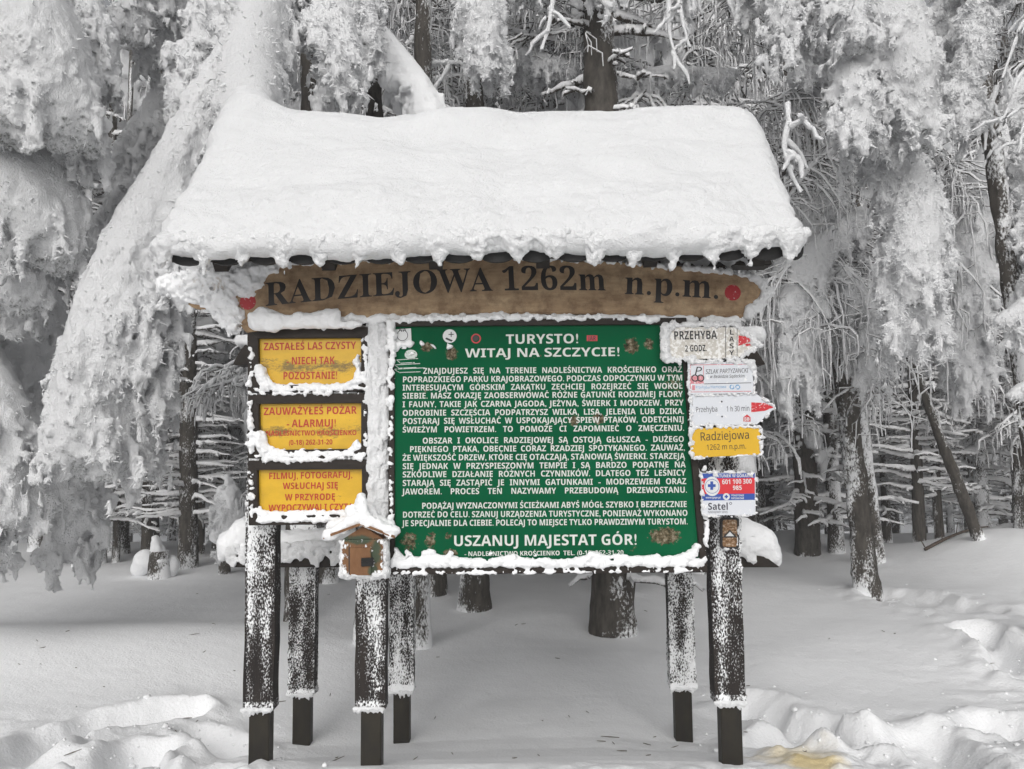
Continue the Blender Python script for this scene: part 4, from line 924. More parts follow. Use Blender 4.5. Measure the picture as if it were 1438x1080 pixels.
# ------------------------------------------------------------------ snow-laden spruces
def interp(pts, n):
    pts = np.asarray(pts, float); d = np.concatenate([[0], np.cumsum(np.linalg.norm(np.diff(pts[:, :3], axis=0), axis=1))]); t = np.linspace(0, d[-1], n)
    P = np.stack([np.interp(t, d, pts[:, i]) for i in range(pts.shape[1])], -1)
    for _ in range(2): P[1:-1] = (P[:-2] + 2 * P[1:-1] + P[2:]) / 4
    return P
def hero(name, spines, vox, seed, parent, k=.018, dens=1.0, mat=None, smooth=.85, rag=1.0, feather=1.0, pads=()):
    """spines: lists of (px, py, depth, radius in metres, hang in metres)"""
    S = Snow(vox, k); r = np.random.RandomState(seed)
    for sp in spines:
        q = [(*at(p[0], p[1], p[2]), p[3], p[4]) for p in sp]
        L_ = sum(np.linalg.norm(np.array(q[i + 1][:3]) - np.array(q[i][:3])) for i in range(len(q) - 1))
        P = interp(q, max(4, int(L_ / .07)))
        for i in range(len(P) - 1):
            S.cap(P[i, :3], P[i + 1, :3], P[i, 3] * .80, P[i + 1, 3] * .80)
            t = P[i + 1, :3] - P[i, :3]; t /= np.linalg.norm(t)
            for j in range(int(9 * dens + r.rand())):
                a = r.uniform(0, 2 * math.pi); R = P[i, 3]
                o = P[i, :3] + t * r.uniform(-.05, .05)
                lat = np.array([math.cos(a), math.sin(a), 0]) ; lat -= t * (lat @ t) * .7
                reach = R * r.uniform(.5, 1.05); h = P[i, 4] * r.uniform(.35, 1.15)
                p1 = o + lat * reach * .6 + np.array([0, 0, -.02]); p2 = o + lat * reach + np.array([0, 0, -.30 * reach - .03])
                p3 = p2 + lat * .03 + np.array([0, 0, -h * .55]); p4 = p3 + np.array([r.uniform(-.03, .03), r.uniform(-.03, .03), -h * .45])
                w = r.uniform(.022, .042) * min(1, .6 + R)
                S.chain([o, p1, p2, p3, p4], [w * 1.6, w * 1.4, w, w * .7, .012])
                for m_ in range(int(1.5 * rag + r.rand())):
                    b_ = p2 + (p3 - p2) * r.rand(); d_ = np.array([r.uniform(-1, 1), r.uniform(-1, 1), 0]) * .06 + lat * .03
                    e_ = b_ + d_ + np.array([0, 0, -r.uniform(.05, .20)]); S.chain([b_, b_ + d_ * .8, e_], [w * .75, w * .6, .010])
    for ch in pads:
        q = interp([(*at(*c[:3]), c[3]) for c in ch], 4 * len(ch))
        for i in range(len(q) - 1): S.pads.append((q[i, :3], q[i + 1, :3], q[i, 3], q[i + 1, 3]))
    me = S.mesh(name, [((.16, .16, .26), .030), ((.045, .045, .075), .020), ((.018, .018, .024), .012)], top_smooth=smooth, cull=.25,
        field=(lambda P: .020 * np.clip(.5 - np.abs(fbm(P, (.05, .05, .12), 2)) * 2.2, 0, 1)) if mat is None else None)
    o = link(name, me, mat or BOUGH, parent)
    if mat is None and feather:
        n = len(me.polygons); C_ = np.empty(n * 3, np.float32); me.polygons.foreach_get('center', C_); C_ = C_.reshape(-1, 3)
        Nn = np.empty(n * 3, np.float32); me.polygons.foreach_get('normal', Nn); Nn = Nn.reshape(-1, 3)
        w_ = np.clip(1.0 - Nn[:, 2] * 1.25, .06, 1.5) * np.clip(.75 + 1.2 * fbm(C_, .09, 2), .1, 2) * (Nn[:, 1] < .4)
        if pads: w_ = w_ * np.clip(.08 + S.pad_dist(C_) / .08, .08, 1)
        m_ = min(int(feather * n * vox * vox * 2600), 9000); idx = r.choice(n, m_, p=w_ / w_.sum())
        c, q = C_[idx], Nn[idx]; L_ = r.uniform(.014, .034, m_)[:, None] * (1 + (r.rand(m_)[:, None] < .12))
        d = q * .8 + r.randn(m_, 3) * .45 + np.array([0, 0, -.35]); d /= np.linalg.norm(d, axis=1)[:, None]
        a = np.cross(d, r.randn(m_, 3)); a /= np.linalg.norm(a, axis=1)[:, None]; b2 = np.cross(d, a); w0 = r.uniform(.005, .010, m_)[:, None]
        c = c - d * .006
        V = np.stack([c + a * w0, c - a * w0 * .5 + b2 * w0 * .87, c - a * w0 * .5 - b2 * w0 * .87, c + d * L_], 1).reshape(-1, 3)
        k0 = np.arange(m_)[:, None] * 4
        f3 = np.concatenate([k0 + np.array([0, 1, 3]), k0 + np.array([1, 2, 3]), k0 + np.array([2, 0, 3])])
        tag(link('rime_feathers', make_mesh('rime_feathers', V, [f3], smooth=False), RIME, o, loc=(0, 0, 0)), kind='stuff')
    return o

def tubes(acc, P, R, sides=5, flat=1.0, snowtop=0.0, phase=0.0):
    """append one tapered tube; P (n,3), R (n,)"""
    n = len(P); T = np.gradient(P, axis=0); T /= np.linalg.norm(T, axis=1)[:, None] + 1e-9
    up = np.where(np.abs(T[:, 2:3]) > .9, np.array([[1.0, 0, 0]]), np.array([[0, 0, 1.0]]))
    S_ = np.cross(T, up); S_ /= np.linalg.norm(S_, axis=1)[:, None] + 1e-9; U_ = np.cross(S_, T)
    th = np.arange(sides) / sides * 2 * math.pi + phase
    c, s_ = np.cos(th), np.sin(th); s2 = np.where(s_ > 0, s_ * (1 + snowtop), s_)
    V = P[:, None] + R[:, None, None] * (c[None, :, None] * S_[:, None] + s2[None, :, None] * U_[:, None])
    o = acc['n']; i = np.arange(n * sides).reshape(n, sides) + o; j = np.roll(i, -1, 1)
    acc['V'].append(V.reshape(-1, 3)); acc['F'].append(np.stack([i[:-1], j[:-1], j[1:], i[1:]], -1).reshape(-1, 4))
    acc['n'] += n * sides
    return i
def newacc(): return {'V': [], 'F': [], 'n': 0}
def acc_mesh(name, a): return make_mesh(name, np.concatenate(a['V']), [np.concatenate(a['F'])])
def limb(acc, r, base, az, L, droop, rise, rad, ntwig, hang, sides=6, twr=.012, seg=7):
    t = np.linspace(0, 1, seg); d = np.array([math.cos(az), math.sin(az), 0]); per = np.array([-d[1], d[0], 0])
    wob = np.cumsum(r.randn(seg, 3) * L * .025, axis=0)
    P = base + d * (t * L)[:, None] + np.array([0, 0, 1]) * (rise * t * L - droop * L * t ** 2 + .25 * droop * L * t ** 4)[:, None] + wob
    tubes(acc, P, rad * (1 - .72 * t) * (1 + .25 * r.randn(seg).clip(-1, 1)), sides, snowtop=1.1)
    for k in range(ntwig):
        u = r.uniform(.12, 1.0); b = np.array([np.interp(u, t, P[:, i]) for i in range(3)])
        sd_ = per * r.choice([-1, 1]) + d * r.uniform(.1, .9); sd_ /= np.linalg.norm(sd_)
        ln = L * r.uniform(.12, .34) * (1.2 - u * .6); h = hang * r.uniform(.3, 1.2)
        n = 6; v = np.linspace(0, 1, n)
        curl = np.array([math.sin(k * 2.1), math.cos(k * 1.7), 0]) * .05
        Q = b + sd_ * (ln * np.minimum(v * 1.4, 1))[:, None] + np.array([0, 0, -1]) * (h * v ** 1.8)[:, None] + curl * np.sin(v * 5)[:, None] * h
        Q = Q + r.randn(n, 3) * .008
        w = twr * r.uniform(.8, 1.7); tubes(acc, Q, w * (1.25 - .75 * v) * (1 + .25 * r.rand(n)), 4 if sides < 6 else 5, snowtop=.5)
        if hang > .15 and r.rand() < .75:
            for _ in range(2):
                u2 = r.uniform(.3, .9); b2 = np.array([np.interp(u2, v, Q[:, i]) for i in range(3)]); s2 = np.array([r.randn(), r.randn(), 0]) * .07
                Q2 = b2 + s2 * np.array([0, .8, 1, 1.1])[:, None] + np.array([0, 0, -1]) * (np.array([0, .12, .5, 1]) * h * .55)[:, None]
                tubes(acc, Q2, w * np.array([.8, .75, .6, .35]), 4, snowtop=.3)

def branches_variant(name, seed, z0, z1, dz, L, droop, rise, rad, ntwig, hang, twr=.012, sides=5, taper=.4):
    r = np.random.RandomState(seed); acc = newacc(); z = z0; a = r.rand() * 6
    while z < z1:
        for q in range(r.randint(1, 4)):
            a += 2.4 + r.randn() * .3; u = (z - z0) / (z1 - z0)
            limb(acc, r, np.array([0, 0, z + r.uniform(-.05, .05)]), a, r.uniform(*L) * (1 - taper * u), droop * r.uniform(.5, 1.4), rise * r.uniform(-.5, 1.3), rad * r.uniform(.7, 1.25), ntwig, hang, sides, twr)
        z += dz * r.uniform(.6, 1.4)
    return acc_mesh(name, acc)
def trunk_mesh(name, seed, r0, r1, H, lean=(0, 0), sides=14, dz=.10, flare=.22, z0=-.5, base_snow=.36, bump_=.012):
    n = int((H - z0) / dz) + 1; z = np.linspace(z0, H, n); R = r0 + (r1 - r0) * np.clip(z, 0, H) / H; R = R * (1 + flare * np.exp(-np.clip(z, 0, 9) / .22))
    P = np.stack([lean[0] * z + .03 * np.sin(z * .9 + seed), lean[1] * z + .03 * np.cos(z * .7 + seed), z], -1)
    acc = newacc(); th = np.arange(sides) / sides * 2 * math.pi
    V = P[:, None] + R[:, None, None] * np.stack([np.cos(th), np.sin(th), 0 * th], -1)[None]
    nz = fbm(V.reshape(-1, 3) + seed * 3.1, (.06, .06, .16), 3).reshape(V.shape[:2])
    V = V + (bump_ * nz)[..., None] * np.stack([np.cos(th), np.sin(th), 0 * th], -1)[None]
    i = np.arange(n * sides).reshape(n, sides); j = np.roll(i, -1, 1)
    F = np.stack([i[:-1], j[:-1], j[1:], i[1:]], -1).reshape(-1, 4)
    W = V.reshape(-1, 3); az = np.tile(th, n)
    s = base_snow + .16 * np.cos(az - (4.0 + seed)) + .22 * fbm(W * np.array([1, 1, .4]) + seed, .12, 2) + .12 * fbm(W + seed, .03, 2) + .25 * np.exp(-np.clip(W[:, 2] + .0, 0, 9) / .07)
    return make_mesh(name, W, [F], {'snow': s})

R_ = np.random.RandomState(21)
BR = {}
BR['fish'] = [branches_variant('branches', 40 + i, .5, 6.8, .15, (.5, 1.2), .16, .02, .034, 4, .07, .014) for i in range(3)]
BR['lacy'] = [branches_variant('branches', 50 + i, 1.7, 8.5, .24, (.8, 1.9), .50, .08, .026, 18, .36, .0095, taper=.35) for i in range(3)]
BR['high'] = [branches_variant('branches', 60 + i, 2.6, 8.5, .20, (1.2, 2.4), .62, .12, .030, 30, .42, .0105, sides=6, taper=.45) for i in range(2)]
BR['bone'] = []
for i in range(2):
    rr_ = np.random.RandomState(90 + i); acc = newacc(); z = .75
    while z < 5.5:
        for sg in (0, math.pi):
            for q_ in range(2): limb(acc, rr_, np.array([0, 0, z + rr_.uniform(-.04, .04)]), sg + rr_.uniform(-.55, .55) + (q_ * .9), rr_.uniform(.45, .95), .10, rr_.uniform(-.12, .22), rr_.uniform(.022, .034), 3, .05, 6, .013)
        z += rr_.uniform(.10, .17)
    BR['bone'].append(acc_mesh('branches', acc))
DT = [trunk_mesh('trunk', 20 + i, .14, .09, 8.0, sides=18, dz=.06, base_snow=.20, flare=.12) for i in range(2)]
TK = [trunk_mesh('trunk', i, .14, .07, 9.5, sides=12, dz=.12, base_snow=.44) for i in range(4)]
def skirt_variant(seed, vox):
    """crown of stacked drooping boughs fused with snow"""
    S = Snow(vox, .06); r = np.random.RandomState(seed); z = 2.7; a = 0
    while z < 8.0:
        for q in range(3):
            a += 2.1 + r.randn() * .3; L = r.uniform(.8, 1.5) * (1 - (z - 2.7) / 9); d = np.array([math.cos(a), math.sin(a), 0]); per = np.array([-d[1], d[0], 0])
            t = np.linspace(0, 1, 6); P = np.array([0, 0, z]) + d * (t * L)[:, None] + np.array([0, 0, -1]) * (t ** 2 * L * r.uniform(.7, 1.3))[:, None]
            S.chain(P, [.06, .09, .11, .11, .09, .05])
            for u in np.linspace(.2, 1, 9):
                b = np.array([np.interp(u, t, P[:, i]) for i in range(3)])
                for sg in (-1, 1):
                    w = L * .30 * (1.15 - u) + .06; h = r.uniform(.15, .55); e = b + per * sg * w + np.array([0, 0, -w * .5])
                    S.chain([b, e, e + np.array([r.randn() * .03, r.randn() * .03, -h])], [.07, .06, .02])
        z += r.uniform(.3, .5)
    return S.mesh('crown', [((.15, .15, .25), .05), ((.07, .07, .10), .035)], top_smooth=.6)
SK = [skirt_variant(80, .05), skirt_variant(81, .05)]

def tree(x, y, kind, label, group=None, scale=1.0, rot=None, trunk=None, k=None, name='spruce_tree', crown=None, tw=1.0, z=None):
    z = gz(x, y) if z is None else z
    t = empty(name, (x, y, z), label, 'tree', group)
    t.rotation_euler = (0, 0, R_.uniform(0, 6.28) if rot is None else rot); t.scale = (scale,) * 3
    tk = link('trunk', trunk or TK[R_.randint(len(TK))], BARK, t, loc=(0, 0, 0)); tk.scale = (tw, tw, 1)
    if kind:
        m = BR[kind][(k if k is not None else R_.randint(9)) % len(BR[kind])]; link('branches', m, TWIG, t, loc=(0, 0, 0))
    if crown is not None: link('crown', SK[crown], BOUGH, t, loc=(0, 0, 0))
    return t
def tree_px(px, py, kind, label, w=None, **kw):
    zz = -.15
    for _ in range(6):
        x, y = gpt(px, py, zz); zz = gz(x, y)
    if w: kw.setdefault('tw', (w / F0 * y / 2) / .14 / kw.get('scale', 1.0))
    return tree(x, y, kind, label, z=zz, **kw), x, y, zz

# trunks that can be told apart in the photograph
ex = []
def T(*a, **k): q = tree_px(*a, **k); ex.append((q[1], q[2])); return q
T(260, 797, 'bone', trunk=DT[0], label= 'dark trunk with fishbone snowy side branches left of the yellow boards', w=26, rot=0, k=0)
T(205, 790, 'bone', trunk=DT[1], label= 'slim dark trunk beside the big drooping snowy bough on the left', w=15, k=1, rot=.2)
T(109, 796, 'fish', 'short visible trunk below the drooping bough near the left edge', w=14, k=2)
T(137, 791, 'fish', 'second thin trunk below the drooping snowy bough on the left', w=18, k=0)
T(161, 790, 'bone', trunk=DT[0], label='third thin trunk below the drooping snowy bough, darkest of them', w=10, k=1)
T(280, 778, 'fish', 'pale rimed trunk just behind the fishbone-branched spruce', w=11, k=2)
T(1132, 778, 'fish', trunk=DT[1], label='wide flared trunk with snow tufts right of the yellow summit plate', w=33, k=0)
T(1176, 770, 'fish', 'straight grey trunk between the two dark trunks right of the board', w=20, k=0)
T(1292, 764, 'bone', trunk=DT[1], label= 'dark straight trunk with snowy side branches right of the leaning pair', w=16, k=2)
T(1320, 763, 'bone', trunk=DT[0], label= 'dark trunk left of the pale leaning stem on the right', w=12, k=1)
T(1245, 762, 'fish', 'slender trunk with short snowy twigs seen under hanging boughs at right', w=12, k=1)
T(1384, 765, 'fish', 'smooth pale upright trunk beside the snow heap at right', w=19, k=2)
T(1436, 772, 'lacy', 'half-seen trunk with snowy boughs at the right edge', w=22, k=2)
T(590, 905, None, 'rimed trunk foot right behind the rear middle post', w=34)
T(860, 890, 'fish', trunk=DT[0], label='thick rime-coated trunk standing below the right half of the board', w=60, k=0, rot=1.0, scale=1.05)
lt = trunk_mesh('trunk', 9, .070, .04, 4.5, lean=(-.30, .0)); T(1372, 768, None, 'thin leaning trunk, tilted left, beside the pale upright one', trunk=lt, rot=0, w=None)
lt2 = trunk_mesh('trunk', 12, .125, .07, 6.5, lean=(-.085, .0), sides=28, dz=.035, bump_=.02, flare=.25, base_snow=.32)
lt3 = trunk_mesh('trunk', 14, .11, .07, 6.5, lean=(-.05, .0), sides=16, dz=.06)
T(1226, 790, None, 'second dark leaning trunk close behind the front leaning one', trunk=lt3, rot=0)
# mid-distance spruces whose hanging limbs fill the air above the shelter
mid = [(-6.3, 12.0), (-7.6, 9.5), (-4.4, 12.5), (-2.3, 9.4), (-.9, 8.3), (.15, 9.6), (1.15, 8.2), (2.3, 9.2), (2.0, 8.9), (3.9, 12.0), (7.2, 9.5), (-2.0, 13), (2.0, 11.2), (-1.6, 11.5), (.6, 12), (3.6, 11.4), (8.4, 10.8), (-7.3, 12), (-4.8, 12.4), (6.0, 13.0), (8.9, 12.8), (-8, 12.7)]
for i, (x, y) in enumerate(mid):
    tree(x, y, 'high' if i % 2 else 'lacy', 'rimed spruce with hanging twigs standing in the dense wood behind the shelter', 'rimed spruces close behind the shelter', scale=R_.uniform(.95, 1.15), crown=(i % 2) if i % 3 == 0 else None, tw=R_.uniform(.7, 1.0)); ex.append((x, y))
n_ = 0
for tries in range(6000):
    y = R_.uniform(11.5, 48) ; x = R_.uniform(-1, 1) * (.80 * y + 2)
    md = 1.0 + .02 * y
    if min((x - a) ** 2 + (y - b) ** 2 for a, b in ex) < md * md: continue
    ex.append((x, y)); n_ += 1
    kd = ['fish', 'bone', 'fish', 'lacy'][R_.randint(4)]
    tree(x, y, kd, 'snow-covered spruce in the far wood with bare lower branches', 'spruces of the wood behind', scale=R_.uniform(.9, 1.35), crown=R_.randint(2) if y > 15 and R_.rand() < .5 else None, tw=R_.uniform(.45, 1.0))
    if n_ >= 210: break

# thin frozen mist hanging in the wood
hz = plain('frozen_mist', (1, 1, 1)); hz.node_tree.nodes.clear(); ho = hz.node_tree.nodes.new('ShaderNodeOutputMaterial'); hv = hz.node_tree.nodes.new('ShaderNodeVolumePrincipled')
hv.inputs['Density'].default_value = 0.004; hv.inputs['Color'].default_value = (.93, .94, .96, 1); hz.node_tree.links.new(hv.outputs[0], ho.inputs['Volume'])
tag(link('haze', box_me((0, 67, 6), (155, 102, 12), 0), hz), kind='stuff')

# big drooping snow-laden spruces close to the camera
def bigtree(px, Y, label, trunk_r=.16, H=8.0, lean=(0, 0), tm=None):
    x = at(px, 500, Y)[0]; z = gz(x, Y)
    t = empty('snow_laden_spruce', (x, Y, z), label, 'tree')
    link('trunk', tm or trunk_mesh('trunk', int(px) % 17, trunk_r, trunk_r * .6, H, lean=lean, sides=24, dz=.06), BARK, t, loc=(0, 0, 0))
    return t
t1 = bigtree(-150, 5.6, 'huge spruce at the left edge with layered drooping snow-caked boughs')
hero('bough', [[(-140, -60, 5.6, .25, .3), (-20, -30, 5.0, .33, .3), (60, 60, 4.7, .36, .35), (90, 170, 4.6, .26, .30)],
     [(-140, -40, 5.6, .3, .3), (0, 40, 4.7, .4, .3), (20, 150, 4.5, .34, .30)],
     [(-140, -160, 5.6, .25, .3), (40, -110, 5.4, .3, .35), (125, 20, 5.2, .16, .3), (145, 120, 5.2, .09, .32)]], .0145, 1, t1, pads=[[(-60, -60, 4.85, .33), (10, 20, 4.55, .34), (60, 90, 4.48, .24), (90, 150, 4.5, .12)]])
hero('bough', [[(-140, 130, 5.6, .25, .3), (-30, 190, 5.1, .33, .35), (50, 260, 4.9, .34, .4), (80, 345, 4.9, .24, .4)],
     [(-140, 240, 5.6, .25, .3), (-30, 330, 5.1, .3, .3), (30, 400, 5.0, .26, .35)]], .016, 2, t1, pads=[[(-60, 200, 5.0, .28), (10, 255, 4.72, .22), (48, 310, 4.70, .14)]])
hero('bough', [[(-140, 420, 5.6, .25, .3), (-60, 470, 5.3, .25, .3), (-10, 580, 5.2, .28, .35), (8, 720, 5.1, .16, .4)],
     [(-100, 700, 5.6, .2, .3), (0, 770, 5.3, .14, .3)],
     [(-140, 380, 6.4, .3, .3), (40, 430, 6.4, .36, .4), (85, 600, 6.3, .28, .4), (105, 725, 6.3, .20, .35), (95, 770, 6.3, .14, .3)]], .021, 3, t1)
t2 = bigtree(424, 6.9, 'tall spruce behind the shelter with a long bough drooping diagonally to the left', .10)
hero('bough', [[(420, -70, 5.6, .22, .25), (350, 60, 5.4, .22, .25), (280, 200, 5.2, .23, .3), (225, 320, 5.1, .28, .35), (180, 430, 5.0, .32, .4), (148, 550, 5.0, .37, .35), (140, 620, 5.0, .34, .36)],
     [(230, 330, 5.3, .16, .3), (205, 470, 5.3, .20, .35), (190, 590, 5.2, .18, .36)]], .0150, 4, t2, dens=1.25, pads=[[(385, -20, 5.35, .12), (318, 100, 5.2, .12), (268, 190, 5.05, .12), (208, 300, 4.95, .16), (160, 420, 4.85, .19), (125, 540, 4.80, .21), (108, 615, 4.80, .18)]])
hero('bough', [[(330, -80, 6.0, .25, .3), (290, 40, 5.6, .16, .2), (262, 150, 5.5, .10, .16)], [(440, -60, 5.2, .15, .2), (378, 30, 4.7, .15, .15), (352, 100, 4.35, .15, .10), (345, 150, 4.1, .14, .06)]], .016, 5, t2, smooth=.9, pads=[[(374, -30, 4.75, .11), (358, 50, 4.45, .13), (349, 110, 4.2, .15), (350, 160, 3.98, .15)]])
hero('bough', [[(330, -160, 6.6, .25, .4), (230, -60, 6.4, .3, .35), (185, 40, 6.3, .22, .35)], [(330, -120, 6.6, .2, .4), (235, 10, 6.6, .2, .3), (215, 80, 6.6, .13, .3)],
     [(330, 60, 6.8, .2, .3), (250, 130, 6.9, .25, .4), (190, 220, 7.0, .25, .4), (170, 330, 7.0, .22, .4)]], .024, 6, t2)
t3 = bigtree(521, 6.2, 'spruce behind the ridge with clumped snowy boughs hanging onto the roof', .09)
hero('bough', [[(470, -160, 5.6, .2, .3), (455, -40, 5.0, .13, .25), (478, 60, 4.75, .16, .28), (485, 120, 4.7, .12, .16)], [(470, -140, 5.6, .2, .3), (500, -20, 5.0, .14, .25), (522, 60, 4.9, .08, .22)],
     [(470, -140, 5.6, .2, .3), (400, -30, 5.2, .13, .22), (385, 60, 5.1, .09, .22)]], .015, 7, t3)
hero('bough', [[(470, -20, 6.2, .1, .1), (540, 60, 5.9, .12, .1), (590, 130, 5.7, .16, .1), (600, 170, 5.6, .2, .1)]], .02, 8, t3, mat=SNOW)
t4 = bigtree(668, 7.5, 'spruce behind the middle of the roof with one heavy hanging snowy cluster', .14)
hero('bough', [[(640, -160, 6.6, .2, .3), (665, -50, 5.6, .15, .25), (678, 40, 5.4, .16, .28), (690, 95, 5.4, .11, .18)]], .016, 9, t4, pads=[[(660, -60, 5.5, .12), (672, 20, 5.32, .12), (684, 70, 5.30, .06)]])
hero('bough', [[(640, -160, 6.8, .15, .3), (735, -60, 6.4, .12, .2), (745, -5, 6.4, .07, .15)], [(640, -180, 6.8, .15, .3), (840, -60, 6.2, .10, .2), (845, 0, 6.2, .06, .2)], [(800, -180, 6.8, .15, .3), (955, -60, 6.0, .10, .3), (960, 0, 6.0, .04, .3)]], .016, 19, t4, dens=.6)
t5 = bigtree(1206, 8.2, 'tall spruce with dark leaning trunk and a column of clumped snow-caked boughs', .17, tm=lt2)
hero('bough', [[(1190, -120, 6.2, .3, .3), (1220, -10, 5.3, .28, .25), (1250, 70, 5.2, .26, .25), (1272, 150, 5.2, .20, .28), (1290, 190, 5.2, .15, .25)],
     [(1150, -100, 5.6, .2, .25), (1190, 10, 5.0, .18, .16), (1200, 60, 4.95, .15, .12)], [(1200, 70, 5.2, .14, .2), (1200, 130, 5.0, .17, .14), (1210, 175, 5.0, .13, .14)]], .016, 10, t5, pads=[[(1215, -40, 5.25, .24), (1255, 40, 5.08, .19), (1280, 110, 5.05, .14), (1293, 165, 5.08, .09)]])
hero('bough', [[(1240, 150, 5.8, .15, .2), (1265, 240, 5.6, .19, .28), (1278, 330, 5.6, .20, .3), (1285, 420, 5.6, .20, .3), (1262, 480, 5.6, .13, .22)], [(1285, 230, 5.6, .12, .3), (1300, 330, 5.6, .13, .3), (1306, 400, 5.6, .10, .3)], [(1200, 200, 5.6, .10, .2), (1235, 250, 5.6, .12, .16)]], .017, 11, t5, pads=[[(1278, 250, 5.52, .11), (1288, 340, 5.48, .15), (1290, 410, 5.48, .11)]])
hero('bough', [[(1150, -140, 6.0, .2, .3), (1100, -30, 5.2, .17, .3), (1098, 60, 5.2, .10, .3)], [(1120, -120, 6.0, .2, .3), (1145, 0, 5.4, .10, .35), (1150, 60, 5.4, .06, .35)], [(1060, -120, 6.0, .15, .3), (1060, -20, 5.6, .11, .3)],
     [(1180, 60, 7.2, .2, .3), (1130, 110, 7.2, .2, .3)]], .018, 12, t5, dens=.8)
hero('bough', [[(1210, 300, 7.3, .1, .3), (1140, 370, 7.0, .22, .5), (1110, 430, 6.9, .20, .55), (1125, 520, 6.9, .15, .5)], [(1180, 380, 7.0, .1, .3), (1230, 440, 6.9, .2, .5), (1225, 520, 6.9, .14, .3)]], .022, 13, t5, dens=.5)
t6 = bigtree(1452, 5.9, 'dark-trunked spruce cut by the right edge with finger-like rimed twigs', .085, lean=(-.055, 0))
hero('bough', [[(1425, -120, 5.9, .12, .2), (1372, 0, 5.7, .05, .1), (1358, 80, 5.6, .07, .15), (1355, 130, 5.6, .15, .3), (1360, 160, 5.6, .14, .22)]], .015, 14, t6)
hero('bough', [[(1425, -130, 5.9, .12, .2), (1345, -30, 6.2, .2, .3), (1330, 60, 6.3, .2, .35), (1375, 90, 6.3, .15, .3)], [(1425, 130, 5.9, .04, .0), (1470, 420, 5.6, .14, .1)], [(1500, 400, 5.4, .1, .05), (1425, 440, 5.3, .09, .03), (1402, 452, 5.3, .05, .02)], [(1500, 520, 5.4, .1, .05), (1440, 545, 5.3, .08, .03), (1420, 556, 5.3, .05, .02)]], .018, 15, t6)
def curtain(parent, spines, n, hang, seed, w=.0075, spread=.25):
    # finely branched, rime-coated hanging twigs below a limb
    r = np.random.RandomState(seed); acc = newacc()
    for sp in spines:
        P = interp([at(*p) for p in sp], 14); tubes(acc, P, np.linspace(.024, .012, 14) * (1 + .3 * r.rand(14)), 6, snowtop=1.0)
        for k in range(n):
            u = r.rand() * 13; i = int(u); b = P[min(i, 13)] * (1 - u + i) + P[min(i + 1, 13)] * (u - i)
            d = np.array([r.randn(), r.randn(), 0]) * spread; h = hang * r.uniform(.25, 1.1); v = np.linspace(0, 1, 7)
            Q = b + d * (np.minimum(v * 1.5, 1) ** .8)[:, None] + np.array([0, 0, -1]) * (h * v ** 1.4)[:, None] + np.cumsum(r.randn(7, 3) * .014, axis=0)
            tubes(acc, Q, w * r.uniform(.7, 1.5) * (1.3 - .8 * v) * (1 + .3 * r.rand(7)), 4, snowtop=.4)
            for _ in range(4):
                m_ = r.randint(1, 6); e = np.array([r.randn() * .09, r.randn() * .09, -r.uniform(.04, .22)])
                Q2 = Q[m_] + e * np.array([0, .45, 1])[:, None] + np.array([e[0] * .5, e[1] * .5, .02]) * np.array([0, 1, 0])[:, None]
                tubes(acc, Q2, w * np.array([.9, .8, .4]) * r.uniform(.7, 1.2), 4, snowtop=.3)
    return link('hanging_twigs', acc_mesh('hanging_twigs', acc), TWIG, parent)
def twigs(parent, starts, seed, r0=.016, mat=None, nsub=9):
    r = np.random.RandomState(seed); acc = newacc()
    for st in starts:
        acc = newacc(); P = interp([at(*p) for p in st], 12); tubes(acc, P, np.linspace(r0, r0 * .5, 12) * (1 + .3 * r.rand(12)), 7, snowtop=.4)
        for k in range(nsub):
            b = P[r.randint(1, 12)]; d = np.array([r.randn() * .6 - .3, r.randn() * .4, -abs(r.randn()) * .5]); d = d / np.linalg.norm(d) * r.uniform(.08, .24)
            Q = b + d * np.linspace(0, 1, 6)[:, None] + np.array([0, 0, -.06]) * (np.linspace(0, 1, 6) ** 2)[:, None] + r.randn(6, 3) * .006
            tubes(acc, Q, r0 * .8 * np.array([1, 1, .9, .85, .75, .4]) * (1 + .3 * r.rand(6)), 6, snowtop=.3)
        me = acc_mesh('twig', acc); c = np.empty(len(me.vertices) * 3, np.float32); me.vertices.foreach_get('co', c); c = c.reshape(-1, 3); c = c + .006 * np.stack([fbm(c + k_ * 9, .02, 2) for k_ in range(3)], -1)
        me.vertices.foreach_set('co', c.ravel()); link('twig', me, mat or RIME, parent)
hero('bough', [[(1206, 120, 8.1, .1, .2), (1160, 250, 7.7, .18, .4), (1112, 390, 7.5, .24, .5), (1118, 500, 7.4, .18, .5)]], .024, 31, t5, dens=.8)
hero('bough', [[(1430, 120, 7.8, .12, .2), (1385, 260, 7.5, .22, .4), (1355, 400, 7.4, .26, .5), (1362, 520, 7.4, .2, .5)], [(1300, 350, 7.8, .15, .4), (1320, 470, 7.7, .2, .5)]], .024, 32, t6, dens=.8)
hero('bough', [[(668, 40, 7.5, .05, .05), (590, 62, 7.2, .06, .08), (545, 75, 7.0, .04, .08)], [(668, 50, 7.5, .05, .05), (740, 78, 7.1, .07, .08), (815, 92, 6.9, .05, .08)], [(668, 90, 7.5, .05, .05), (860, 112, 7.3, .07, .10), (940, 100, 7.1, .08, .10), (1035, 103, 7.0, .05, .08)]], .018, 33, t4, dens=.7, smooth=.95)
curtain(t5, [[(1206, 330, 8.0), (1150, 330, 7.2), (1085, 400, 6.8)], [(1206, 340, 8.0), (1170, 380, 7.0), (1140, 470, 6.8)]], 110, 1.05, 61)
curtain(t5, [[(1200, 380, 8.0), (1225, 400, 6.9), (1250, 470, 6.8)], [(1200, 300, 8.0), (1240, 430, 6.9), (1222, 560, 6.9)]], 60, .75, 62)
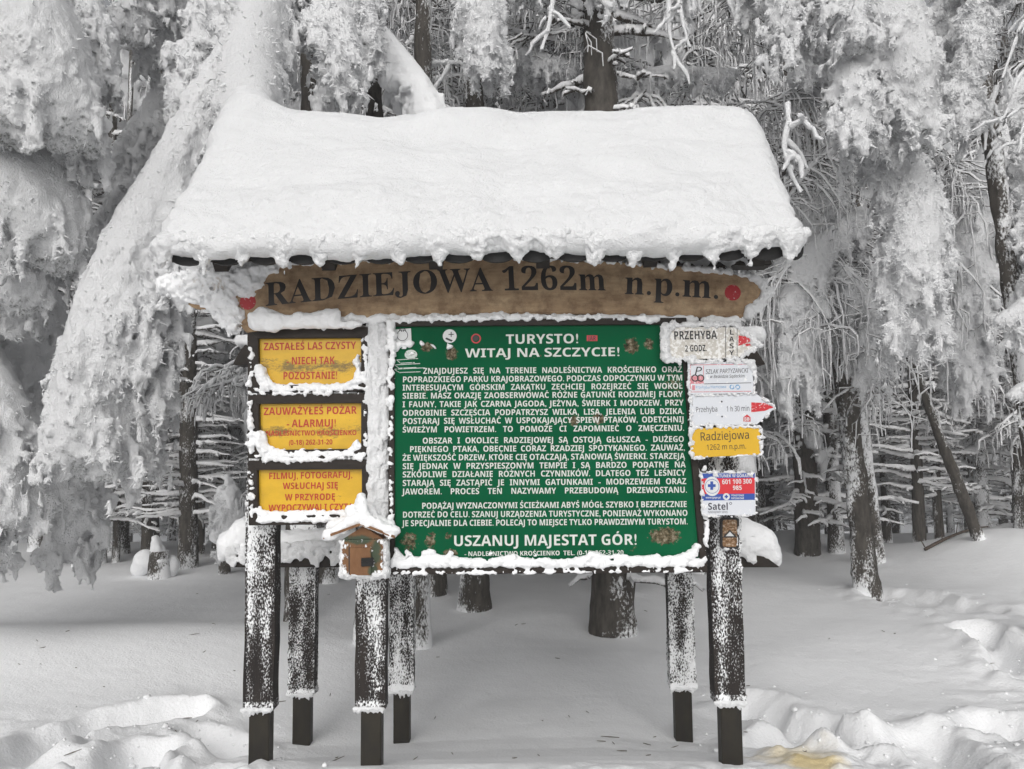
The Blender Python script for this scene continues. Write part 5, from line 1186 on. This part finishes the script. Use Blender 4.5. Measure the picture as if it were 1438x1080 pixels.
curtain(t5, [[(1195, 120, 8.0), (1130, 110, 7.4), (1070, 160, 7.2)], [(1195, 200, 8.0), (1140, 230, 7.0), (1100, 290, 6.9)]], 90, .9, 63)
curtain(t5, [[(1260, 180, 7.6), (1340, 240, 7.4), (1390, 330, 7.4)], [(1260, 300, 7.6), (1330, 380, 7.4), (1370, 460, 7.4)]], 90, .9, 64)
curtain(t4, [[(668, -60, 7.5), (760, 0, 7.0), (850, 60, 6.8)], [(668, 0, 7.5), (590, 40, 7.0), (550, 90, 6.9)], [(700, 40, 7.5), (860, 80, 7.3), (980, 120, 7.2)]], 70, .55, 65)
curtain(t4, [[(860, -70, 7.0), (960, -30, 6.8), (1060, 20, 6.6)]], 80, .6, 67)
curtain(t2, [[(250, 330, 6.2), (300, 350, 6.1), (335, 400, 6.1)]], 45, .35, 66)
twigs(t6, [[(1470, -10, 5.2), (1430, 40, 5.1), (1408, 110, 5.1)], [(1470, 60, 5.2), (1430, 110, 5.1), (1404, 180, 5.1)], [(1480, 90, 5.2), (1445, 150, 5.1), (1425, 215, 5.1)], [(1400, 120, 5.6), (1385, 170, 5.6), (1405, 200, 5.6)]], 5, .014)
twigs(t5, [[(1106, 148, 4.4), (1108, 170, 4.3), (1098, 205, 4.3), (1112, 250, 4.3), (1125, 270, 4.3)], [(1108, 178, 4.3), (1134, 166, 4.3)], [(1104, 212, 4.3), (1124, 225, 4.3), (1126, 250, 4.3)]], 6, .017, nsub=2)
twigs(t4, [[(940, -40, 5.8), (938, 40, 5.8), (948, 80, 5.8)], [(945, -40, 5.8), (960, 40, 5.8), (968, 66, 5.8)], [(1010, -40, 5.8), (1030, 20, 5.8), (1050, 55, 5.8)], [(780, -30, 5.8), (770, 40, 5.8), (760, 70, 5.8)], [(590, 100, 6.4), (640, 80, 6.4), (600, 140, 6.2), (560, 150, 6.2)]], 7, .018, nsub=5)

# ---- small things standing or lying in the snow
def mound(name, label, cat, caps, vox=.03, noise=((.3, .03),), mat=SNOW, parts=()):
    S = Snow(vox, .1)
    for (x0, y0, x1, y1, Y, r0, r1) in caps: S.cap(at(x0, y0, Y), at(x1, y1, Y), r0, r1)
    root = empty(name, at(caps[0][0], caps[0][1], caps[0][4]), label, cat); link('snow_cap', S.mesh('snow_cap', noise), mat, root); return root
m1 = mound('tree_stump', 'pointed snow-capped stump at the left of the wood', 'stump', [(219, 757, 223, 785, 9.8, .05, .12)], .014, [(.1, .02)])
link('stump', trunk_mesh('stump', 3, .12, .11, .30, sides=12, dz=.04, base_snow=.5), BARK, m1, loc=(at(224, 800, 9.8)[0] - m1.location[0], .02, at(224, 806, 9.8)[2] - m1.location[2]))
m2 = mound('snow_boulder', 'round white snow-covered boulder left of the pointed stump', 'boulder', [(203, 790, 198, 797, 10.0, .16, .13), (238, 795, 234, 800, 9.9, .12, .15)], .02)
m3 = mound('young_spruce', 'small snow-hooded young spruce left of the yellow boards', 'tree', [(320, 672, 322, 700, 10.0, .05, .13), (322, 700, 326, 735, 10.0, .14, .17), (318, 745, 330, 750, 10.0, .2, .22)], .02, [(.12, .04), (.04, .015)])
link('trunk', trunk_mesh('trunk', 5, .07, .05, .8, sides=10), BARK, m3, loc=(0, .02, gz(at(322, 700, 10.0)[0], 10.0) - m3.location[2]))
hero('branches', [[(318, 690, 10.0, .12, .2), (322, 735, 9.95, .24, .35), (326, 765, 9.95, .2, .2)], [(320, 740, 9.9, .15, .2), (350, 760, 9.8, .15, .2)]], .022, 22, m3)
mound('snow_heap', 'rounded heap of snow behind the tracks at the right edge', 'snow heap', [(1395, 765, 1420, 760, 11, .25, .28), (1370, 770, 1380, 770, 11.2, .15, .15), (1430, 770, 1450, 765, 10.6, .3, .3)], .035)
fb = empty('fallen_branch', (at(1330, 790, 9.6)[0], 9.6, gz(at(1330, 790, 9.6)[0], 9.6)), 'bare dark branch lying on the snow below the leaning trees', 'branch')
acc = newacc(); zf = fb.location.z + .03
def gp3(px, py, h=0.0, z=-.15):
    x, y = gpt(px, py, z); return np.array([x, y, gz(x, y) + h])
for st, r0 in (([gp3(1300, 796, .02), gp3(1330, 794, .05), gp3(1365, 792, .05), gp3(1390, 786, .06)], .022), ([gp3(1300, 794, .02), gp3(1300, 794, .18) + np.array([-.08, 0, 0])], .008), ([gp3(1325, 794, .03), gp3(1325, 794, .16)], .008), ([gp3(1345, 793, .03), gp3(1345, 793, .2) + np.array([.03, 0, 0])], .007), ([gp3(1375, 790, .03), gp3(1375, 790, .22) + np.array([-.08, 0, 0])], .008)):
    P = interp(st, 8); tubes(acc, P, np.linspace(r0, r0 * .5, 8), 6)
link('wood', acc_mesh('wood', acc), plain('dead_wood', (.12, .09, .07), (.05, .04, .03), 30), fb)

# needles and bits of twig blown onto the snow
rr = np.random.RandomState(8); acc = newacc()
for i in range(70):
    px, py = rr.uniform(10, 1430), 790 + 285 * rr.rand() ** .7; b = gp3(px, py, .004, -.1); a = rr.rand() * 6.28; L_ = rr.uniform(.008, .03) * (1 + 2 * (rr.rand() < .1))
    tubes(acc, b + np.array([math.cos(a), math.sin(a), .1]) * (np.linspace(-1, 1, 3) * L_)[:, None], np.array([.0015, .002, .001]) * 1.3, 4)
tag(link('needle_litter', acc_mesh('needle_litter', acc), plain('brown_needles', (.10, .08, .05))), kind='stuff')
# crumbs of kicked-up snow in the trodden places
rr = np.random.RandomState(5); S_ico = bmesh.new(); bmesh.ops.create_icosphere(S_ico, subdivisions=1, radius=1); iv = np.array([v.co[:] for v in S_ico.verts]); if_ = np.array([[v.index for v in f.verts] for f in S_ico.faces]); S_ico.free()
VV, FF, nn_ = [], [], 0
for pl, w, d, r_ in TRW:
    for i in range(int(25 + 70 * w)):
        k = rr.randint(len(pl) - 1); t = rr.rand(); c = np.array(pl[k]) * (1 - t) + np.array(pl[k + 1]) * t + rr.randn(2) * w * 1.5
        s = rr.uniform(.004, .013) * (1 + 1.0 * (rr.rand() < .1)); v = iv * (1 + .3 * rr.randn(len(iv), 1)) * s * np.array([1, 1, .7])
        VV.append(v + np.array([c[0], c[1], 0]) + np.array([0, 0, gz(c[0], c[1]) + s * .1])); FF.append(if_ + nn_); nn_ += len(iv)
tag(link('snow_crumbs', make_mesh('snow_crumbs', np.concatenate(VV), [np.concatenate(FF)]), SNOW), kind='stuff')
